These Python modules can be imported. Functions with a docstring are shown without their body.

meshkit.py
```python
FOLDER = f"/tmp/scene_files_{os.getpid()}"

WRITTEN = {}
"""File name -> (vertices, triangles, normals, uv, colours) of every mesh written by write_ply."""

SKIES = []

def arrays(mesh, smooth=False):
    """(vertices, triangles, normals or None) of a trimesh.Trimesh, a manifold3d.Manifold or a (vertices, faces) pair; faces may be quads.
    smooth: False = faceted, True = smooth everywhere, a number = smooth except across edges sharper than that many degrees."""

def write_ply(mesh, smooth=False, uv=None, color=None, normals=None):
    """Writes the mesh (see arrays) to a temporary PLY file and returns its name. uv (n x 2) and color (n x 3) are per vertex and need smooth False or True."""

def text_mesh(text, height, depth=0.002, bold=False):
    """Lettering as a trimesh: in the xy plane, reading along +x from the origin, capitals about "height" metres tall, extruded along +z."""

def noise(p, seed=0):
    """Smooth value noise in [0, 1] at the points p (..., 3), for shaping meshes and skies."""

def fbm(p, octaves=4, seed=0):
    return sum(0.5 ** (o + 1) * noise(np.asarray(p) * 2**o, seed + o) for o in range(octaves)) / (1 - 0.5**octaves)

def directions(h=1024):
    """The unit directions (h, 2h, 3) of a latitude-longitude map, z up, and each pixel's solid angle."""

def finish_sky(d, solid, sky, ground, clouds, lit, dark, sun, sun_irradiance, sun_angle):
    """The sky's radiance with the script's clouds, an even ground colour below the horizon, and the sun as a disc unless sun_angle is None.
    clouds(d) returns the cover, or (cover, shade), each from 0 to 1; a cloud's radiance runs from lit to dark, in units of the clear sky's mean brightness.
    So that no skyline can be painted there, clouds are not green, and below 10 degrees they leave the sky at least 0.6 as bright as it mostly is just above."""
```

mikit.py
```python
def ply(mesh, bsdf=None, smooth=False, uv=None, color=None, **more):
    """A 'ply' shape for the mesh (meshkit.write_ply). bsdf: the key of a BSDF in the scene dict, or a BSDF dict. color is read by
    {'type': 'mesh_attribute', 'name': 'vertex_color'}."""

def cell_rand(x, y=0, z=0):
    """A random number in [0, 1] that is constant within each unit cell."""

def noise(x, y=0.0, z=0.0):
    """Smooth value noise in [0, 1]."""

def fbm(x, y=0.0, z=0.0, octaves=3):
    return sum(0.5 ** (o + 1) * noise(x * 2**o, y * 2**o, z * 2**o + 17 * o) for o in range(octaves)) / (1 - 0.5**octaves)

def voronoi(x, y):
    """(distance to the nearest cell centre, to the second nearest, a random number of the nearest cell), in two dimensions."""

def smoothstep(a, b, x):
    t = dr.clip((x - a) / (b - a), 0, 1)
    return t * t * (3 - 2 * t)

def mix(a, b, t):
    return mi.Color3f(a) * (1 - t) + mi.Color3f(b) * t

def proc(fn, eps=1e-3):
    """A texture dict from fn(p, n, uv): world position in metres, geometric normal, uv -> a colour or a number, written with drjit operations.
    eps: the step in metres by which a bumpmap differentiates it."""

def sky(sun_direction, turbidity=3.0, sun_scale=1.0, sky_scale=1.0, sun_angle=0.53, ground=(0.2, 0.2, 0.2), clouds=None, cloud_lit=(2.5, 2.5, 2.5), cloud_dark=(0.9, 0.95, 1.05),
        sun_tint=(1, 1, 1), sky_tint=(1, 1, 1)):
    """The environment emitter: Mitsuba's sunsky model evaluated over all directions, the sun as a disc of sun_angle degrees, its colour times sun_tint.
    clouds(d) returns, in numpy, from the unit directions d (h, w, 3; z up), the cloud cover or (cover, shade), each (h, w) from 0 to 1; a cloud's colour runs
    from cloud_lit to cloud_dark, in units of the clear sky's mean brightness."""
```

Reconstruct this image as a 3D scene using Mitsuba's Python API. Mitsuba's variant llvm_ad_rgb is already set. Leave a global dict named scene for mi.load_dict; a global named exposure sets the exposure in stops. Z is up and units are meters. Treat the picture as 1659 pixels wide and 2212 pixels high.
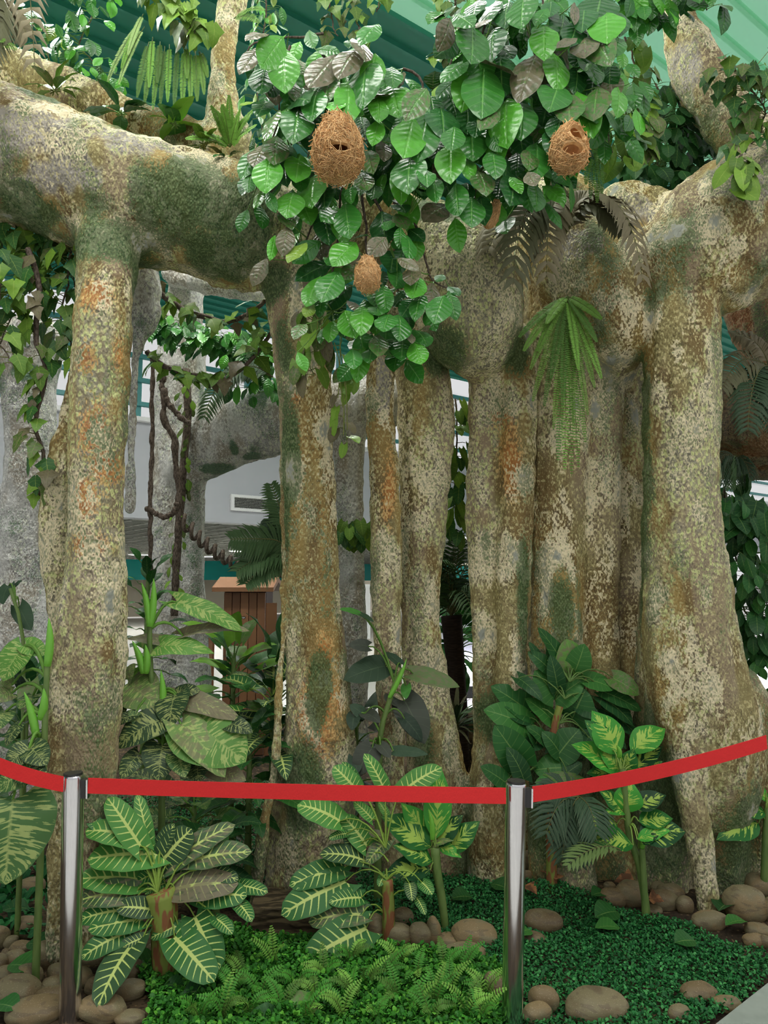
import math, random
import numpy as np, trimesh, drjit as dr, mitsuba as mi, mikit, meshkit
from mikit import proc, noise, fbm, voronoi, cell_rand, smoothstep, mix
from scipy.interpolate import PchipInterpolator
rng = np.random.default_rng(7)
T = mi.ScalarTransform4f
scene, labels = {}, {}
# ------------------------------------------------------------------ camera, sky, lamps, exposure
F, CX, CY, PITCH, EYE = 1609.0, 829.5, 1106.0, math.radians(5.5), np.array([0, 0, 1.58])
FWD, UP = np.array([0, math.cos(PITCH), math.sin(PITCH)]), np.array([0, -math.sin(PITCH), math.cos(PITCH)])
scene['camera'] = {'type': 'perspective', 'fov': math.degrees(2 * math.atan(829.5 / F)), 'fov_axis': 'x', 'near_clip': 0.05, 'far_clip': 200.0,
                   'to_world': T().look_at(origin=EYE.tolist(), target=(EYE + FWD).tolist(), up=[0, 0, 1])}


def overcast(d):
    return np.full(d.shape[:2], 1.0), 0.35 * meshkit.fbm(d * 3.0, 3, 4)


scene['sky'] = mikit.sky((0.3, -0.5, 0.8), sun_scale=0.0, clouds=overcast, cloud_lit=(2.6, 2.6, 2.6), cloud_dark=(1.9, 1.95, 2.0), ground=(0.3, 0.3, 0.28))
exposure = 1.55


def ceiling_lamp(key, c, sx, sy, e, label):
    """A panel lamp: tray and glowing diffuser facing down."""
    c = np.array(c, float)
    tray = trimesh.creation.box((sx, sy, 0.05)); tray.apply_translation(c)
    scene[key + '__tray'] = mikit.ply(tray, 'white_paint')
    d = trimesh.Trimesh([[-sx * .46, -sy * .46, -.028], [-sx * .46, sy * .46, -.028], [sx * .46, sy * .46, -.028], [sx * .46, -sy * .46, -.028]], [[0, 1, 2], [0, 2, 3]])
    d.apply_translation(c)
    scene[key + '__diffuser'] = {**mikit.ply(d, 'white_paint'), 'emitter': {'type': 'area', 'radiance': {'type': 'rgb', 'value': [e, e, e * .93]}}}
    labels[key] = dict(label=label, category='ceiling light')


def added_fill_lamp(x, y, z, e, label):  # added fill panel on an invented rod, not a known fixture
    key = numbered('added_fill_light')
    ceiling_lamp(key, (x, y, z), 1.2, .7, e, label)
    rod = trimesh.creation.cylinder(.012, 7.2 - z, sections=8); rod.apply_translation([x, y, (7.2 + z) / 2])
    scene[key + '__rod'] = mikit.ply(rod, 'white_paint')


# ------------------------------------------------------------------ helpers
def W(px, py, D):
    """The point at depth D (metres along y) that stands where the photograph shows this pixel."""
    d = FWD + (px - CX) / F * np.array([1, 0, 0]) + (CY - py) / F * UP
    return EYE + d * (D / d[1])


def G(px, py, z=0.0):
    d = FWD + (px - CX) / F * np.array([1, 0, 0]) + (CY - py) / F * UP
    return EYE + d * ((z - EYE[2]) / d[2])


def unit(v):
    v = np.asarray(v, float)
    return v / (np.linalg.norm(v, axis=-1, keepdims=True) + 1e-12)


count = {}


def numbered(name):
    count[name] = count.get(name, 0) + 1
    return name if count[name] == 1 else f'{name}_{count[name] - 1:03d}'


def part(holder, name):
    return numbered(holder + '__' + name)


def thing(name, label, cat, group=None):
    k = numbered(name)
    labels[k] = dict(label=label, category=cat)
    if group: labels[k]['group'] = group
    return k


def struct(k, mesh, bsdf, label=None, smooth=False, **kw):
    scene[k] = mikit.ply(mesh, bsdf, smooth, **kw)
    labels[k] = dict(kind='structure')
    if label: labels[k]['label'] = label
    return k


class MB:
    def __init__(s): s.v, s.f, s.uv, s.n = [], [], [], 0

    def add(s, v, f, uv=None):
        v, f = np.asarray(v, float), np.asarray(f, int)
        s.v.append(v); s.f.append(f + s.n); s.uv.append(np.zeros((len(v), 2)) + .5 if uv is None else np.asarray(uv, float)); s.n += len(v)

    def tube(s, path, r, sides=6, uv=None, cap=True):
        v, f = tube(path, r, sides, cap)
        s.add(v, f, None if uv is None else np.tile(uv, (len(v), 1)))

    def box(s, c, size, R=np.eye(3)):
        m = trimesh.creation.box(size)
        s.add(m.vertices @ np.asarray(R).T + c, m.faces)

    def put(s, key, bsdf, smooth=True, uv=True):
        v, f = np.vstack(s.v), np.vstack(s.f)
        scene[key] = mikit.ply((v, f), bsdf, smooth, uv=np.vstack(s.uv) if uv and smooth in (True, False) else None)
        return key


def tube(path, r, sides=6, cap=True):
    p = np.asarray(path, float); k = len(p)
    r = np.broadcast_to(np.asarray(r, float), (k,)) if np.ndim(r) < 1 or len(r) != 2 or k == 2 else np.linspace(r[0], r[1], k)
    t = unit(np.gradient(p, axis=0))
    a = unit(np.cross(t[0], [0.31, 0.2, 0.93] if abs(t[0][2]) < .8 else [1, 0.1, 0]))
    A = []
    for i in range(k):
        a = unit(a - t[i] * (a @ t[i])); A.append(a)
    A = np.array(A); B = np.cross(t, A)
    ang = np.arange(sides) * 2 * np.pi / sides
    v = (p[:, None] + r[:, None, None] * (np.cos(ang)[None, :, None] * A[:, None] + np.sin(ang)[None, :, None] * B[:, None])).reshape(-1, 3)
    i, j = np.meshgrid(np.arange(k - 1), np.arange(sides), indexing='ij')
    q = np.stack([i * sides + j, i * sides + (j + 1) % sides, (i + 1) * sides + (j + 1) % sides, (i + 1) * sides + j], -1).reshape(-1, 4)
    f = np.vstack([q[:, [0, 1, 2]], q[:, [0, 2, 3]]])
    if cap:
        n = len(v); v = np.vstack([v, p[:1], p[-1:]]); jj = np.arange(sides)
        f = np.vstack([f, np.stack([(jj + 1) % sides, jj, jj * 0 + n], 1), np.stack([(k - 1) * sides + jj, (k - 1) * sides + (jj + 1) % sides, jj * 0 + n + 1], 1)])
    return v, f


def smooth_path(pts, n):
    pts = np.asarray(pts, float)
    if len(pts) == 2:
        return pts[0] + (pts[1] - pts[0]) * np.linspace(0, 1, n)[:, None]
    s = np.r_[0, np.cumsum(np.linalg.norm(np.diff(pts[:, :3], axis=0), axis=1))]
    return PchipInterpolator(s, pts, axis=0)(np.linspace(0, s[-1], n))


def wp(text, D, crop=(0, 0, 1)):
    """'x,y x,y ...' (crop pixels; a third number overrides the depth) -> world points."""
    out = []
    for w in text.split():
        a = [float(q) for q in w.split(',')]
        out.append(W(crop[0] + crop[2] * a[0], crop[1] + crop[2] * a[1], a[2] if len(a) > 2 else D))
    return np.array(out)


# ------------------------------------------------------------------ materials
def rgb(*c): return {'type': 'rgb', 'value': list(c)}


def principled(col, rough=.6, spec=.5, **kw):
    return {'type': 'twosided', 'b': {'type': 'principled', 'base_color': col, 'roughness': rough, 'specular': spec, **kw}}


def S(c): return tuple(((x / 255.0 + .055) / 1.055) ** 2.4 if x > 10 else x / 255 / 12.92 for x in c)


def bark_fn(light, mid, grey, brown, dark, moss_c, lichen_c, moss_bias, blobs=(), stretch=.45, grain=.52, streak=.16, tints=None, rust_c=None, rusts=(), pale=(), greys=(), cement=()):
    L, M, Gy, B, D_, MO, LI = (S(c) for c in (light, mid, grey, brown, dark, moss_c, lichen_c))

    def amount(p, spots):
        m = mi.Float(0)
        for (c, rx, rz) in spots:
            m = dr.maximum(m, 1 - dr.sqrt(dr.square((p.x - c[0]) / rx) + dr.square((p.y - c[1]) / (rx * 1.6)) + dr.square((p.z - c[2]) / rz)))
        return m

    def fn(p, n, uv):
        x, y, z = p.x, p.y, p.z * stretch
        n1 = fbm(x * 2.3, y * 2.3, z * 2.3, 2)
        n2 = fbm(x * 11, y * 11, z * 11 + 5, 3)
        n3 = fbm(x * 124 + 3, y * 124, p.z * 124 * grain, 3)
        n4 = noise(x * 210, y * 210, p.z * 210 * grain)
        tz = fbm(x * 5.5 + 20, y * 5.5, p.z * 5.5 * streak, 2)
        c = mix(M, B, smoothstep(.42, .62, fbm(x * 9 + 9, y * 9, z * 5, 3)) * .8)
        c = mix(c, Gy, smoothstep(.46, .62, n1 * .5 + n2 * .5) * .85)
        if tints: c = mix(mix(c, S(tints[0]), smoothstep(.52, .66, tz) * .5), S(tints[1]), smoothstep(.46, .34, tz) * .6)
        if greys:
            g_ = smoothstep(.05, .3, amount(p, greys) + (n2 - .5) * 1.1)
            c = mix(c, mix(S((156, 152, 145)), S((80, 75, 70)), smoothstep(.5, .62, n2 * .7 + n3 * .3)), g_ * .85)
        c = mix(c, L, smoothstep(.48, .6, n3 + (n2 - .5) * .4) * .66)
        d1, d2, r = voronoi(dr.select(dr.abs(n.x) > dr.abs(n.y), y, x) * 52 + n2 * 2.2, p.z * 38 + n3 * 1.2)
        c = mix(c, LI, smoothstep(.5, .34, d1) * smoothstep(.35, .5, r) * smoothstep(.4, .56, n2 + (n1 - .5) * .8) * .9)
        c = mix(c, D_, smoothstep(.46, .38, n3 - (n2 - .5) * .3) * smoothstep(.42, .6, n4 * .6 + n2 * .5) * .55)
        c = mix(c, L, smoothstep(.68, .85, n4) * .4)
        if rusts:
            c = mix(c, mix(S(rust_c), S((206, 166, 104)), smoothstep(.45, .6, n3)), smoothstep(.0, .3, amount(p, rusts) + (n3 - .5) * 1.5 + (n2 - .5) * 1.2 - .12) * .75)
        if pale:
            c = mix(c, S((226, 214, 178)), smoothstep(.0, .2, amount(p, pale) + (n2 - .5) * 1.8 + (n3 - .5) - .02) * .9)
        m = fbm(x * 5 + 40, y * 5, p.z * 5 * (.1 + streak), 3) - .5 + moss_bias
        if blobs:
            m = dr.maximum(m, amount(p, blobs) * 1.2 - .08 + (n1 - .5) * .25)
        m = smoothstep(.0, .3, m + (n3 - .5) * .7 + (n2 - .5) * .8 + (n4 - .5) * .3)
        if cement:
            k_ = smoothstep(.1, .16, amount(p, cement) + (n2 - .5) * .5 + (n3 - .5) * .12)
            c = mix(c, mix(S((176, 180, 166)), S((150, 154, 142)), smoothstep(.4, .6, n2)), k_); m = m * (1 - k_)
        return mix(c, mix(MO, S((104, 130, 84)), smoothstep(.5, .75, n4) * .6), m * .85)
    return fn


def bark_bump(p, n, uv):
    z = p.z * .35
    return fbm(p.x * 124 + 3, p.y * 124, p.z * 54, 3) * .010 + noise(p.x * 170, p.y * 170, p.z * 110) * .004


def bark(fn):
    return {'type': 'twosided', 'b': {'type': 'bumpmap', 'arbitrary': proc(bark_bump, eps=.002), 'scale': .85, 'b': {'type': 'principled', 'base_color': proc(fn), 'roughness': .75, 'specular': .35}}}


def leaf_fn(cols, vein, N=8, slope=.9, vw=.1, mid=.06, style='plain', pet=(110, 150, 70), dust=(112, 104, 82), amt=.55, dusty=True):
    cols, V, P, DU = [S(c) for c in cols], S(vein), S(pet), S(dust)

    def fn(p, n, uv):
        k = dr.floor(uv.x); s = 2 * (uv.x - k) - 1; a = dr.abs(s); v = uv.y
        r = dr.floor(k / 8); code = k - r * 8
        rr = cell_rand(r, 3)
        c = mi.Color3f(cols[0])
        for i in range(1, len(cols)):
            c = dr.select(code == i, mi.Color3f(cols[i]), c)
        c = c * (.82 + .36 * rr)
        ph = v * N - a * slope + rr
        fr = ph - dr.floor(ph); dv = dr.abs(fr - .5) * 2     # 1 on the vein
        nz = fbm(s * 6 + r, v * 14, r, 2)
        if style == 'plain':
            m = smoothstep(1 - vw, 1, dv) * amt + smoothstep(mid, mid * .4, a) * .8
        elif style == 'phil':
            m = smoothstep(1 - vw * (1.25 - a), 1 - vw * .4 * (1.25 - a), dv) * smoothstep(.93, .7, a) + smoothstep(mid * 1.3, mid * .8, a * (.75 + .6 * v))
        elif style == 'dieff':
            q = fbm(s * 2 + r, (v - a * .28) * 26, r, 3)
            m = smoothstep(.5, .58, q + .17 - a * .42 - dr.square(v - .45) * .8) + smoothstep(mid, mid * .4, a) * .6
        else:   # streaks along the side veins
            q = fbm(a * 2.6 + r * 3.1 + dr.sign(s), ph * 5.0, r, 3)
            m = smoothstep(.54, .61, q + .06 * dv - .07 * a) * smoothstep(1.0, .8, a) + smoothstep(mid, mid * .4, a) * .5
        c = mix(c, V, dr.clip(m, 0, 1) * amt if style != 'plain' else dr.clip(m, 0, 1) * .45)
        dd = dr.select(code == 3, smoothstep(.1, .6, nz), dr.select(code == 4, smoothstep(.38, .75, nz) * .8, 0))
        if dusty: c = mix(c, DU, dd * .85)
        return dr.select(v < -.01, mi.Color3f(P) * (.8 + .4 * rr), c)
    return fn


FICUS = [(80, 158, 46), (52, 118, 42), (38, 92, 40), (72, 88, 50), (70, 116, 50), (120, 152, 56)]
M = scene
def rib_bump(N, slope, h):
    def fn(p, n, uv):
        k = dr.floor(uv.x); a = dr.abs(2 * (uv.x - k) - 1)
        return h * dr.cos(6.2832 * (uv.y * N - a * slope + cell_rand(dr.floor(k / 8), 3))) * (1 - a * .6) - h * 2.5 * smoothstep(.12, .0, a) + h * 1.5 * noise(p.x * 60, p.y * 60, p.z * 60)
    return fn


def leafmat(fn, rough, spec, bump=None):
    b = {'type': 'principled', 'base_color': proc(fn), 'roughness': rough, 'specular': spec}
    if bump: b = {'type': 'bumpmap', 'arbitrary': proc(bump, eps=.0015), 'scale': 1.0, 'b': b}
    return {'type': 'twosided', 'b': b}


M['leaf_ficus'] = leafmat(leaf_fn(FICUS, (130, 190, 96), 8, 1.1, .1), .27, .5, rib_bump(8, 1.1, .0009))
M['leaf_pale_vein'] = principled(proc(leaf_fn([(70, 126, 54), (50, 104, 48), (48, 78, 46), (74, 88, 60), (66, 98, 58)], (190, 206, 118), 9, 1.5, .3, .09, 'phil', (122, 150, 62), amt=.85)), .45, .25)
M['leaf_yellow_heart'] = principled(proc(leaf_fn([(66, 148, 54), (40, 104, 42), (28, 68, 36)], (168, 196, 88), 9, 2.2, .3, .05, 'dieff', (128, 158, 76), amt=.8)), .42, .2)
M['leaf_streaked'] = principled(proc(leaf_fn([(88, 136, 58), (62, 96, 50), (42, 64, 38), (106, 112, 78), (98, 128, 68)], (178, 188, 116), 10, 1.8, .3, .05, 'streak', (98, 140, 58), amt=.52)), .45, .2)
M['leaf_plain'] = principled(proc(leaf_fn([(54, 108, 46), (40, 88, 40), (36, 76, 40), (82, 84, 70), (84, 126, 54), (116, 168, 58)], (140, 170, 96), 7, 1.2, .12, .05, 'plain', (94, 124, 64))), .42, .2)
M['leaf_taro'] = principled(proc(leaf_fn([(52, 74, 54), (62, 68, 58), (40, 58, 44), (96, 98, 80), (96, 122, 70), (74, 134, 58)], (98, 116, 84), 6, 1.4, .1, .04, 'plain', (92, 128, 56))), .5, .2)
M['leaf_ivy'] = principled(proc(leaf_fn([(110, 148, 52), (86, 122, 44), (52, 96, 44), (92, 90, 60), (78, 106, 46), (58, 100, 48)], (168, 186, 96), 6, 1.2, .14, .06, 'plain', (120, 128, 70))), .42, .2)
M['leaf_fern'] = principled(proc(leaf_fn([(96, 138, 54), (74, 114, 46), (54, 92, 42), (150, 182, 112), (112, 162, 66), (66, 134, 46)], (120, 150, 66), 3, 1, .1, .12, 'plain', (84, 104, 48), dusty=False)), .55, .2)
M['leaf_palm'] = principled(proc(leaf_fn([(126, 118, 92), (96, 98, 72), (52, 76, 54), (66, 96, 58), (92, 116, 64)], (110, 112, 84), 3, 1, .1, .1, 'plain', (96, 98, 60), dusty=False)), .5, .2)
M['leaf_box'] = principled(proc(leaf_fn([(42, 116, 58), (30, 92, 48), (70, 146, 78), (64, 136, 40), (44, 106, 32), (98, 166, 54)], (80, 130, 70), 2, 1, .1, .1, 'plain', dusty=False)), .5, .2)


def fallen(p, n, uv):
    q = fbm(p.x * 40, p.y * 40, p.z * 40, 3)
    return mix(S((150, 104, 66)), S((96, 66, 44)), smoothstep(.35, .65, q))


M['leaf_dry'] = principled(proc(fallen), .75, .3)


def stone(p, n, uv):
    o = noise(uv.x * 9, 1) * 1.0
    q = fbm(p.x * 14, p.y * 14, p.z * 14, 3); s = noise(p.x * 320, p.y * 320, p.z * 320); l = fbm(p.x * 30 + p.z * 60, p.y * 30, p.z * 90, 2)
    c = mix(mix(S((136, 118, 84)), S((98, 84, 60)), o), S((118, 110, 82)), smoothstep(.4, .62, q))
    c = mix(c, S((92, 80, 64)), smoothstep(.58, .68, l) * .5)
    return mix(c, S((186, 172, 144)), smoothstep(.7, .9, s) * .25)


M['stone'] = principled(proc(stone), .6, .4)


def soil(p, n, uv):
    q = fbm(p.x * 9, p.y * 9, 1, 3); s = noise(p.x * 90, p.y * 90, 2)
    c = mix(S((54, 45, 35)), S((82, 68, 50)), smoothstep(.4, .65, q))
    return mix(mix(c, S((40, 34, 28)), smoothstep(.55, .75, s) * .7), S((132, 108, 78)), smoothstep(.78, .88, noise(p.x * 60, p.y * 60, 8)) * .6)


M['soil'] = principled(proc(soil), .9, .2)


def straw(p, n, uv):
    return mix(S((226, 190, 138)), S((190, 146, 92)), noise(p.x * 70, p.y * 70, p.z * 70)) * (.75 + .5 * uv.x)


M['straw'] = principled(proc(straw), .7, .3)


def steel(p, n, uv):
    return mix(S((226, 226, 230)), S((214, 214, 218)), noise(p.x * 300, p.y * 300, p.z * 2))


M['steel'] = {'type': 'twosided', 'b': {'type': 'principled', 'base_color': proc(steel), 'metallic': 1.0, 'roughness': .16, 'specular': .5}}
M['black_plastic'] = principled(rgb(.02, .02, .02), .4, .5)


def webbing(p, n, uv):
    return mix(S((222, 50, 50)), S((204, 40, 42)), noise(p.x * 500, p.y * 500, p.z * 500))


M['webbing'] = principled(proc(webbing), .75, .3)
M['white_paint'] = principled(rgb(.72, .72, .72), .5, .4)
M['grey_wall'] = principled(rgb(*S((176, 178, 184))), .7, .3)
M['cream_wall'] = principled(rgb(*S((236, 226, 204))), .7, .3)
M['teal_paint'] = principled(rgb(*S((20, 150, 142))), .5, .4)
M['teal_rail'] = principled(rgb(*S((74, 142, 142))), .45, .5)
M['pane_glass'] = {'type': 'thindielectric', 'int_ior': 1.5}


def roof_green(p, n, uv):
    q = fbm(p.x * 1.5, p.y * 1.5, 0, 3)
    return mix(S((44, 128, 112)), S((58, 142, 124)), q)


M['roof_sheet'] = principled(proc(roof_green), .5, .4)
M['roof_clear'] = {'type': 'principledthin', 'base_color': rgb(*S((168, 238, 198))), 'roughness': .5, 'diff_trans': 1.3, 'spec_trans': .0}


def tile_grey(p, n, uv):
    return mix(S((150, 152, 146)), S((132, 134, 128)), noise(p.x * 3, p.y * 3, 0))


M['ceiling_tile'] = principled(proc(tile_grey), .8, .2)
M['floor_tile'] = principled(rgb(*S((205, 202, 196))), .35, .5)
M['kerb'] = principled(proc(lambda p, n, uv: mix(S((150, 160, 150)), S((132, 142, 132)), fbm(p.x * 20, p.y * 20, p.z * 20, 3))), .7, .3)


def timber(p, n, uv):
    o = cell_rand(dr.floor(uv.x * 40), 2)
    g = fbm(uv.x * 60 + o * 30, p.z * 3, o * 9, 3)
    return mix(mix(S((148, 106, 74)), S((112, 76, 52)), o), S((78, 50, 34)), smoothstep(.5, .75, g) * .6)


M['timber'] = principled(proc(timber), .5, .4)
M['slab_bark'] = principled(proc(lambda p, n, uv: mix(S((104, 92, 68)), S((62, 54, 40)), smoothstep(.4, .6, fbm(p.x * 14, p.y * 70, p.z * 70, 3)))), .85, .2)
VINE = lambda p, n, uv: mix(S((112, 100, 90)), S((72, 62, 54)), smoothstep(.35, .68, fbm(p.x * 190, p.y * 190, p.z * 60, 3)))
M['vine_bark'] = principled(proc(VINE), .8, .2)
M['palm_bark'] = principled(proc(lambda p, n, uv: mix(S((60, 48, 44)), S((34, 28, 26)), noise(p.x * 40, p.y * 40, p.z * 120))), .9, .2)
M['green_stem'] = principled(proc(lambda p, n, uv: mix(S((112, 136, 72)), S((78, 106, 52)), fbm(p.x * 50, p.y * 50, p.z * 18, 2))), .5, .4)
M['sheath_stem'] = principled(proc(lambda p, n, uv: mix(S((122, 136, 62)), S((128, 84, 54)), smoothstep(.45, .6, fbm(p.x * 60, p.y * 60, p.z * 16, 2)))), .6, .3)
M['spear_leaf'] = principled(rgb(*S((112, 178, 62))), .4, .45)

for x, y, z, e, nm in ((-2.2, 1.7, 5.6, 6, 'left'), (.2, .9, 5.6, 6, 'middle'), (2.3, 1.1, 5.6, 6, 'right'), (-.9, 2.8, 5.8, 5, 'rear'), (-2.4, 4.25, 5.75, 14, 'far left'), (.2, 4.3, 5.75, 8, 'far middle')):
    added_fill_lamp(x, y, z, e, f'{nm} added fill light above the planting bed, outside the picture')  # unseen panels added for leaf highlights and to brighten the trees behind

# ------------------------------------------------------------------ trees: an implicit body of rounded limbs, split into its parts
def body(chains, k, cell=.024, subdiv=1, disp=(.019, .009, .003), back_off=1.0, slim=1.0):
    """chains: {part: [(px, py, depth, half width in px), ...]}. Returns {part: (vertices, faces)}."""
    names, segs = [], []
    for name, nodes in chains.items():
        P, R = [], []
        for (px, py, D, r) in nodes:
            w = W(px, py, D * back_off); P.append(w); R.append(r * (slim if name.startswith('stem_') else 1) * ((w - EYE) @ FWD) / F)
        q = np.column_stack([P, R])
        L = np.linalg.norm(np.diff(q[:, :3], axis=0), axis=1).sum()
        names.append(name); segs.append(smooth_path(q, max(3, int(L / .07))))
    allp = np.vstack(segs)
    lo, hi = (allp[:, :3] - allp[:, 3:]).min(0) - .1, (allp[:, :3] + allp[:, 3:]).max(0) + .1
    shape = np.ceil((hi - lo) / cell).astype(int) + 1
    f = np.full(shape, .3, np.float32)
    ax = [lo[i] + cell * np.arange(shape[i]) for i in range(3)]
    for q in segs:
        a, b = (q[:, :3] - q[:, 3:]).min(0) - .12, (q[:, :3] + q[:, 3:]).max(0) + .12
        i0, i1 = np.maximum(((a - lo) / cell).astype(int), 0), np.minimum(((b - lo) / cell).astype(int) + 2, shape)
        loc = np.full(i1 - i0, .3, np.float32)
        for s in range(len(q) - 1):
            A, B = q[s, :3], q[s + 1, :3]; ra, rb = q[s, 3], q[s + 1, 3]; R = max(ra, rb) + .12
            j0 = np.maximum(((np.minimum(A, B) - R - lo) / cell).astype(int), i0); j1 = np.minimum(((np.maximum(A, B) + R - lo) / cell).astype(int) + 2, i1)
            X = [ax[i][j0[i]:j1[i]].astype(np.float32) for i in range(3)]
            d = (B - A).astype(np.float32); dd = float(d @ d) + 1e-9
            rx, ry, rz = X[0] - A[0], X[1] - A[1], X[2] - A[2]
            t = np.clip(((rx * d[0])[:, None, None] + (ry * d[1])[None, :, None] + (rz * d[2])[None, None, :]) / dd, 0, 1).astype(np.float32)
            dist = np.sqrt((rx[:, None, None] - t * d[0]) ** 2 + (ry[None, :, None] - t * d[1]) ** 2 + (rz[None, None, :] - t * d[2]) ** 2) - (ra + (rb - ra) * t)
            sl = tuple(slice(j0[i] - i0[i], j1[i] - i0[i]) for i in range(3))
            loc[sl] = np.minimum(loc[sl], dist)
        sl = tuple(slice(i0[i], i1[i]) for i in range(3))
        g = f[sl]; h = np.maximum(k - np.abs(g - loc), 0) / k
        f[sl] = np.minimum(g, loc) - h * h * k * .25
    ins = f < 0
    c = np.zeros(np.array(shape) - 1, np.uint8)
    for o in np.ndindex(2, 2, 2): c += ins[o[0]:shape[0] - 1 + o[0], o[1]:shape[1] - 1 + o[1], o[2]:shape[2] - 1 + o[2]]
    act = np.argwhere((c > 0) & (c < 8))
    idx = np.full(c.shape, -1, np.int32); idx[tuple(act.T)] = np.arange(len(act))
    acc, num = np.zeros((len(act), 3)), np.zeros(len(act))
    for axis in range(3):
        for o in np.ndindex(2, 2):
            e0 = np.insert(np.array(o), axis, 0); e1 = np.insert(np.array(o), axis, 1)
            g0, g1 = f[tuple((act + e0).T)], f[tuple((act + e1).T)]
            cr = (g0 < 0) != (g1 < 0); t = np.where(cr, g0 / np.where(cr, g0 - g1, 1), 0)
            acc += np.where(cr[:, None], e0 + t[:, None] * (e1 - e0), 0); num += cr
    v = lo + cell * (act + acc / num[:, None])
    quads = []
    for axis in range(3):
        sl0 = [slice(None)] * 3; sl1 = [slice(None)] * 3; sl0[axis] = slice(0, -1); sl1[axis] = slice(1, None)
        s0, s1 = ins[tuple(sl0)], ins[tuple(sl1)]
        e = np.argwhere(s0 != s1)
        b, cc = [(1, 2), (2, 0), (0, 1)][axis]
        e = e[(e[:, b] > 0) & (e[:, cc] > 0) & (e[:, b] < shape[b] - 1) & (e[:, cc] < shape[cc] - 1)]
        sgn = s0[tuple(e.T)]
        db, dc = np.eye(3, dtype=int)[b], np.eye(3, dtype=int)[cc]
        q = np.stack([idx[tuple((e - db - dc).T)], idx[tuple((e - dc).T)], idx[tuple(e.T)], idx[tuple((e - db).T)]], 1)
        quads.append(np.where(sgn[:, None], q, q[:, ::-1]))
    q = np.vstack(quads); q = q[(q >= 0).all(1)]
    fc = np.vstack([q[:, [0, 1, 2]], q[:, [0, 2, 3]]])
    for _ in range(subdiv):
        v, fc = trimesh.remesh.subdivide(v, fc)
    from scipy.ndimage import map_coordinates, gaussian_filter
    fs = gaussian_filter(f, .8)
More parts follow.
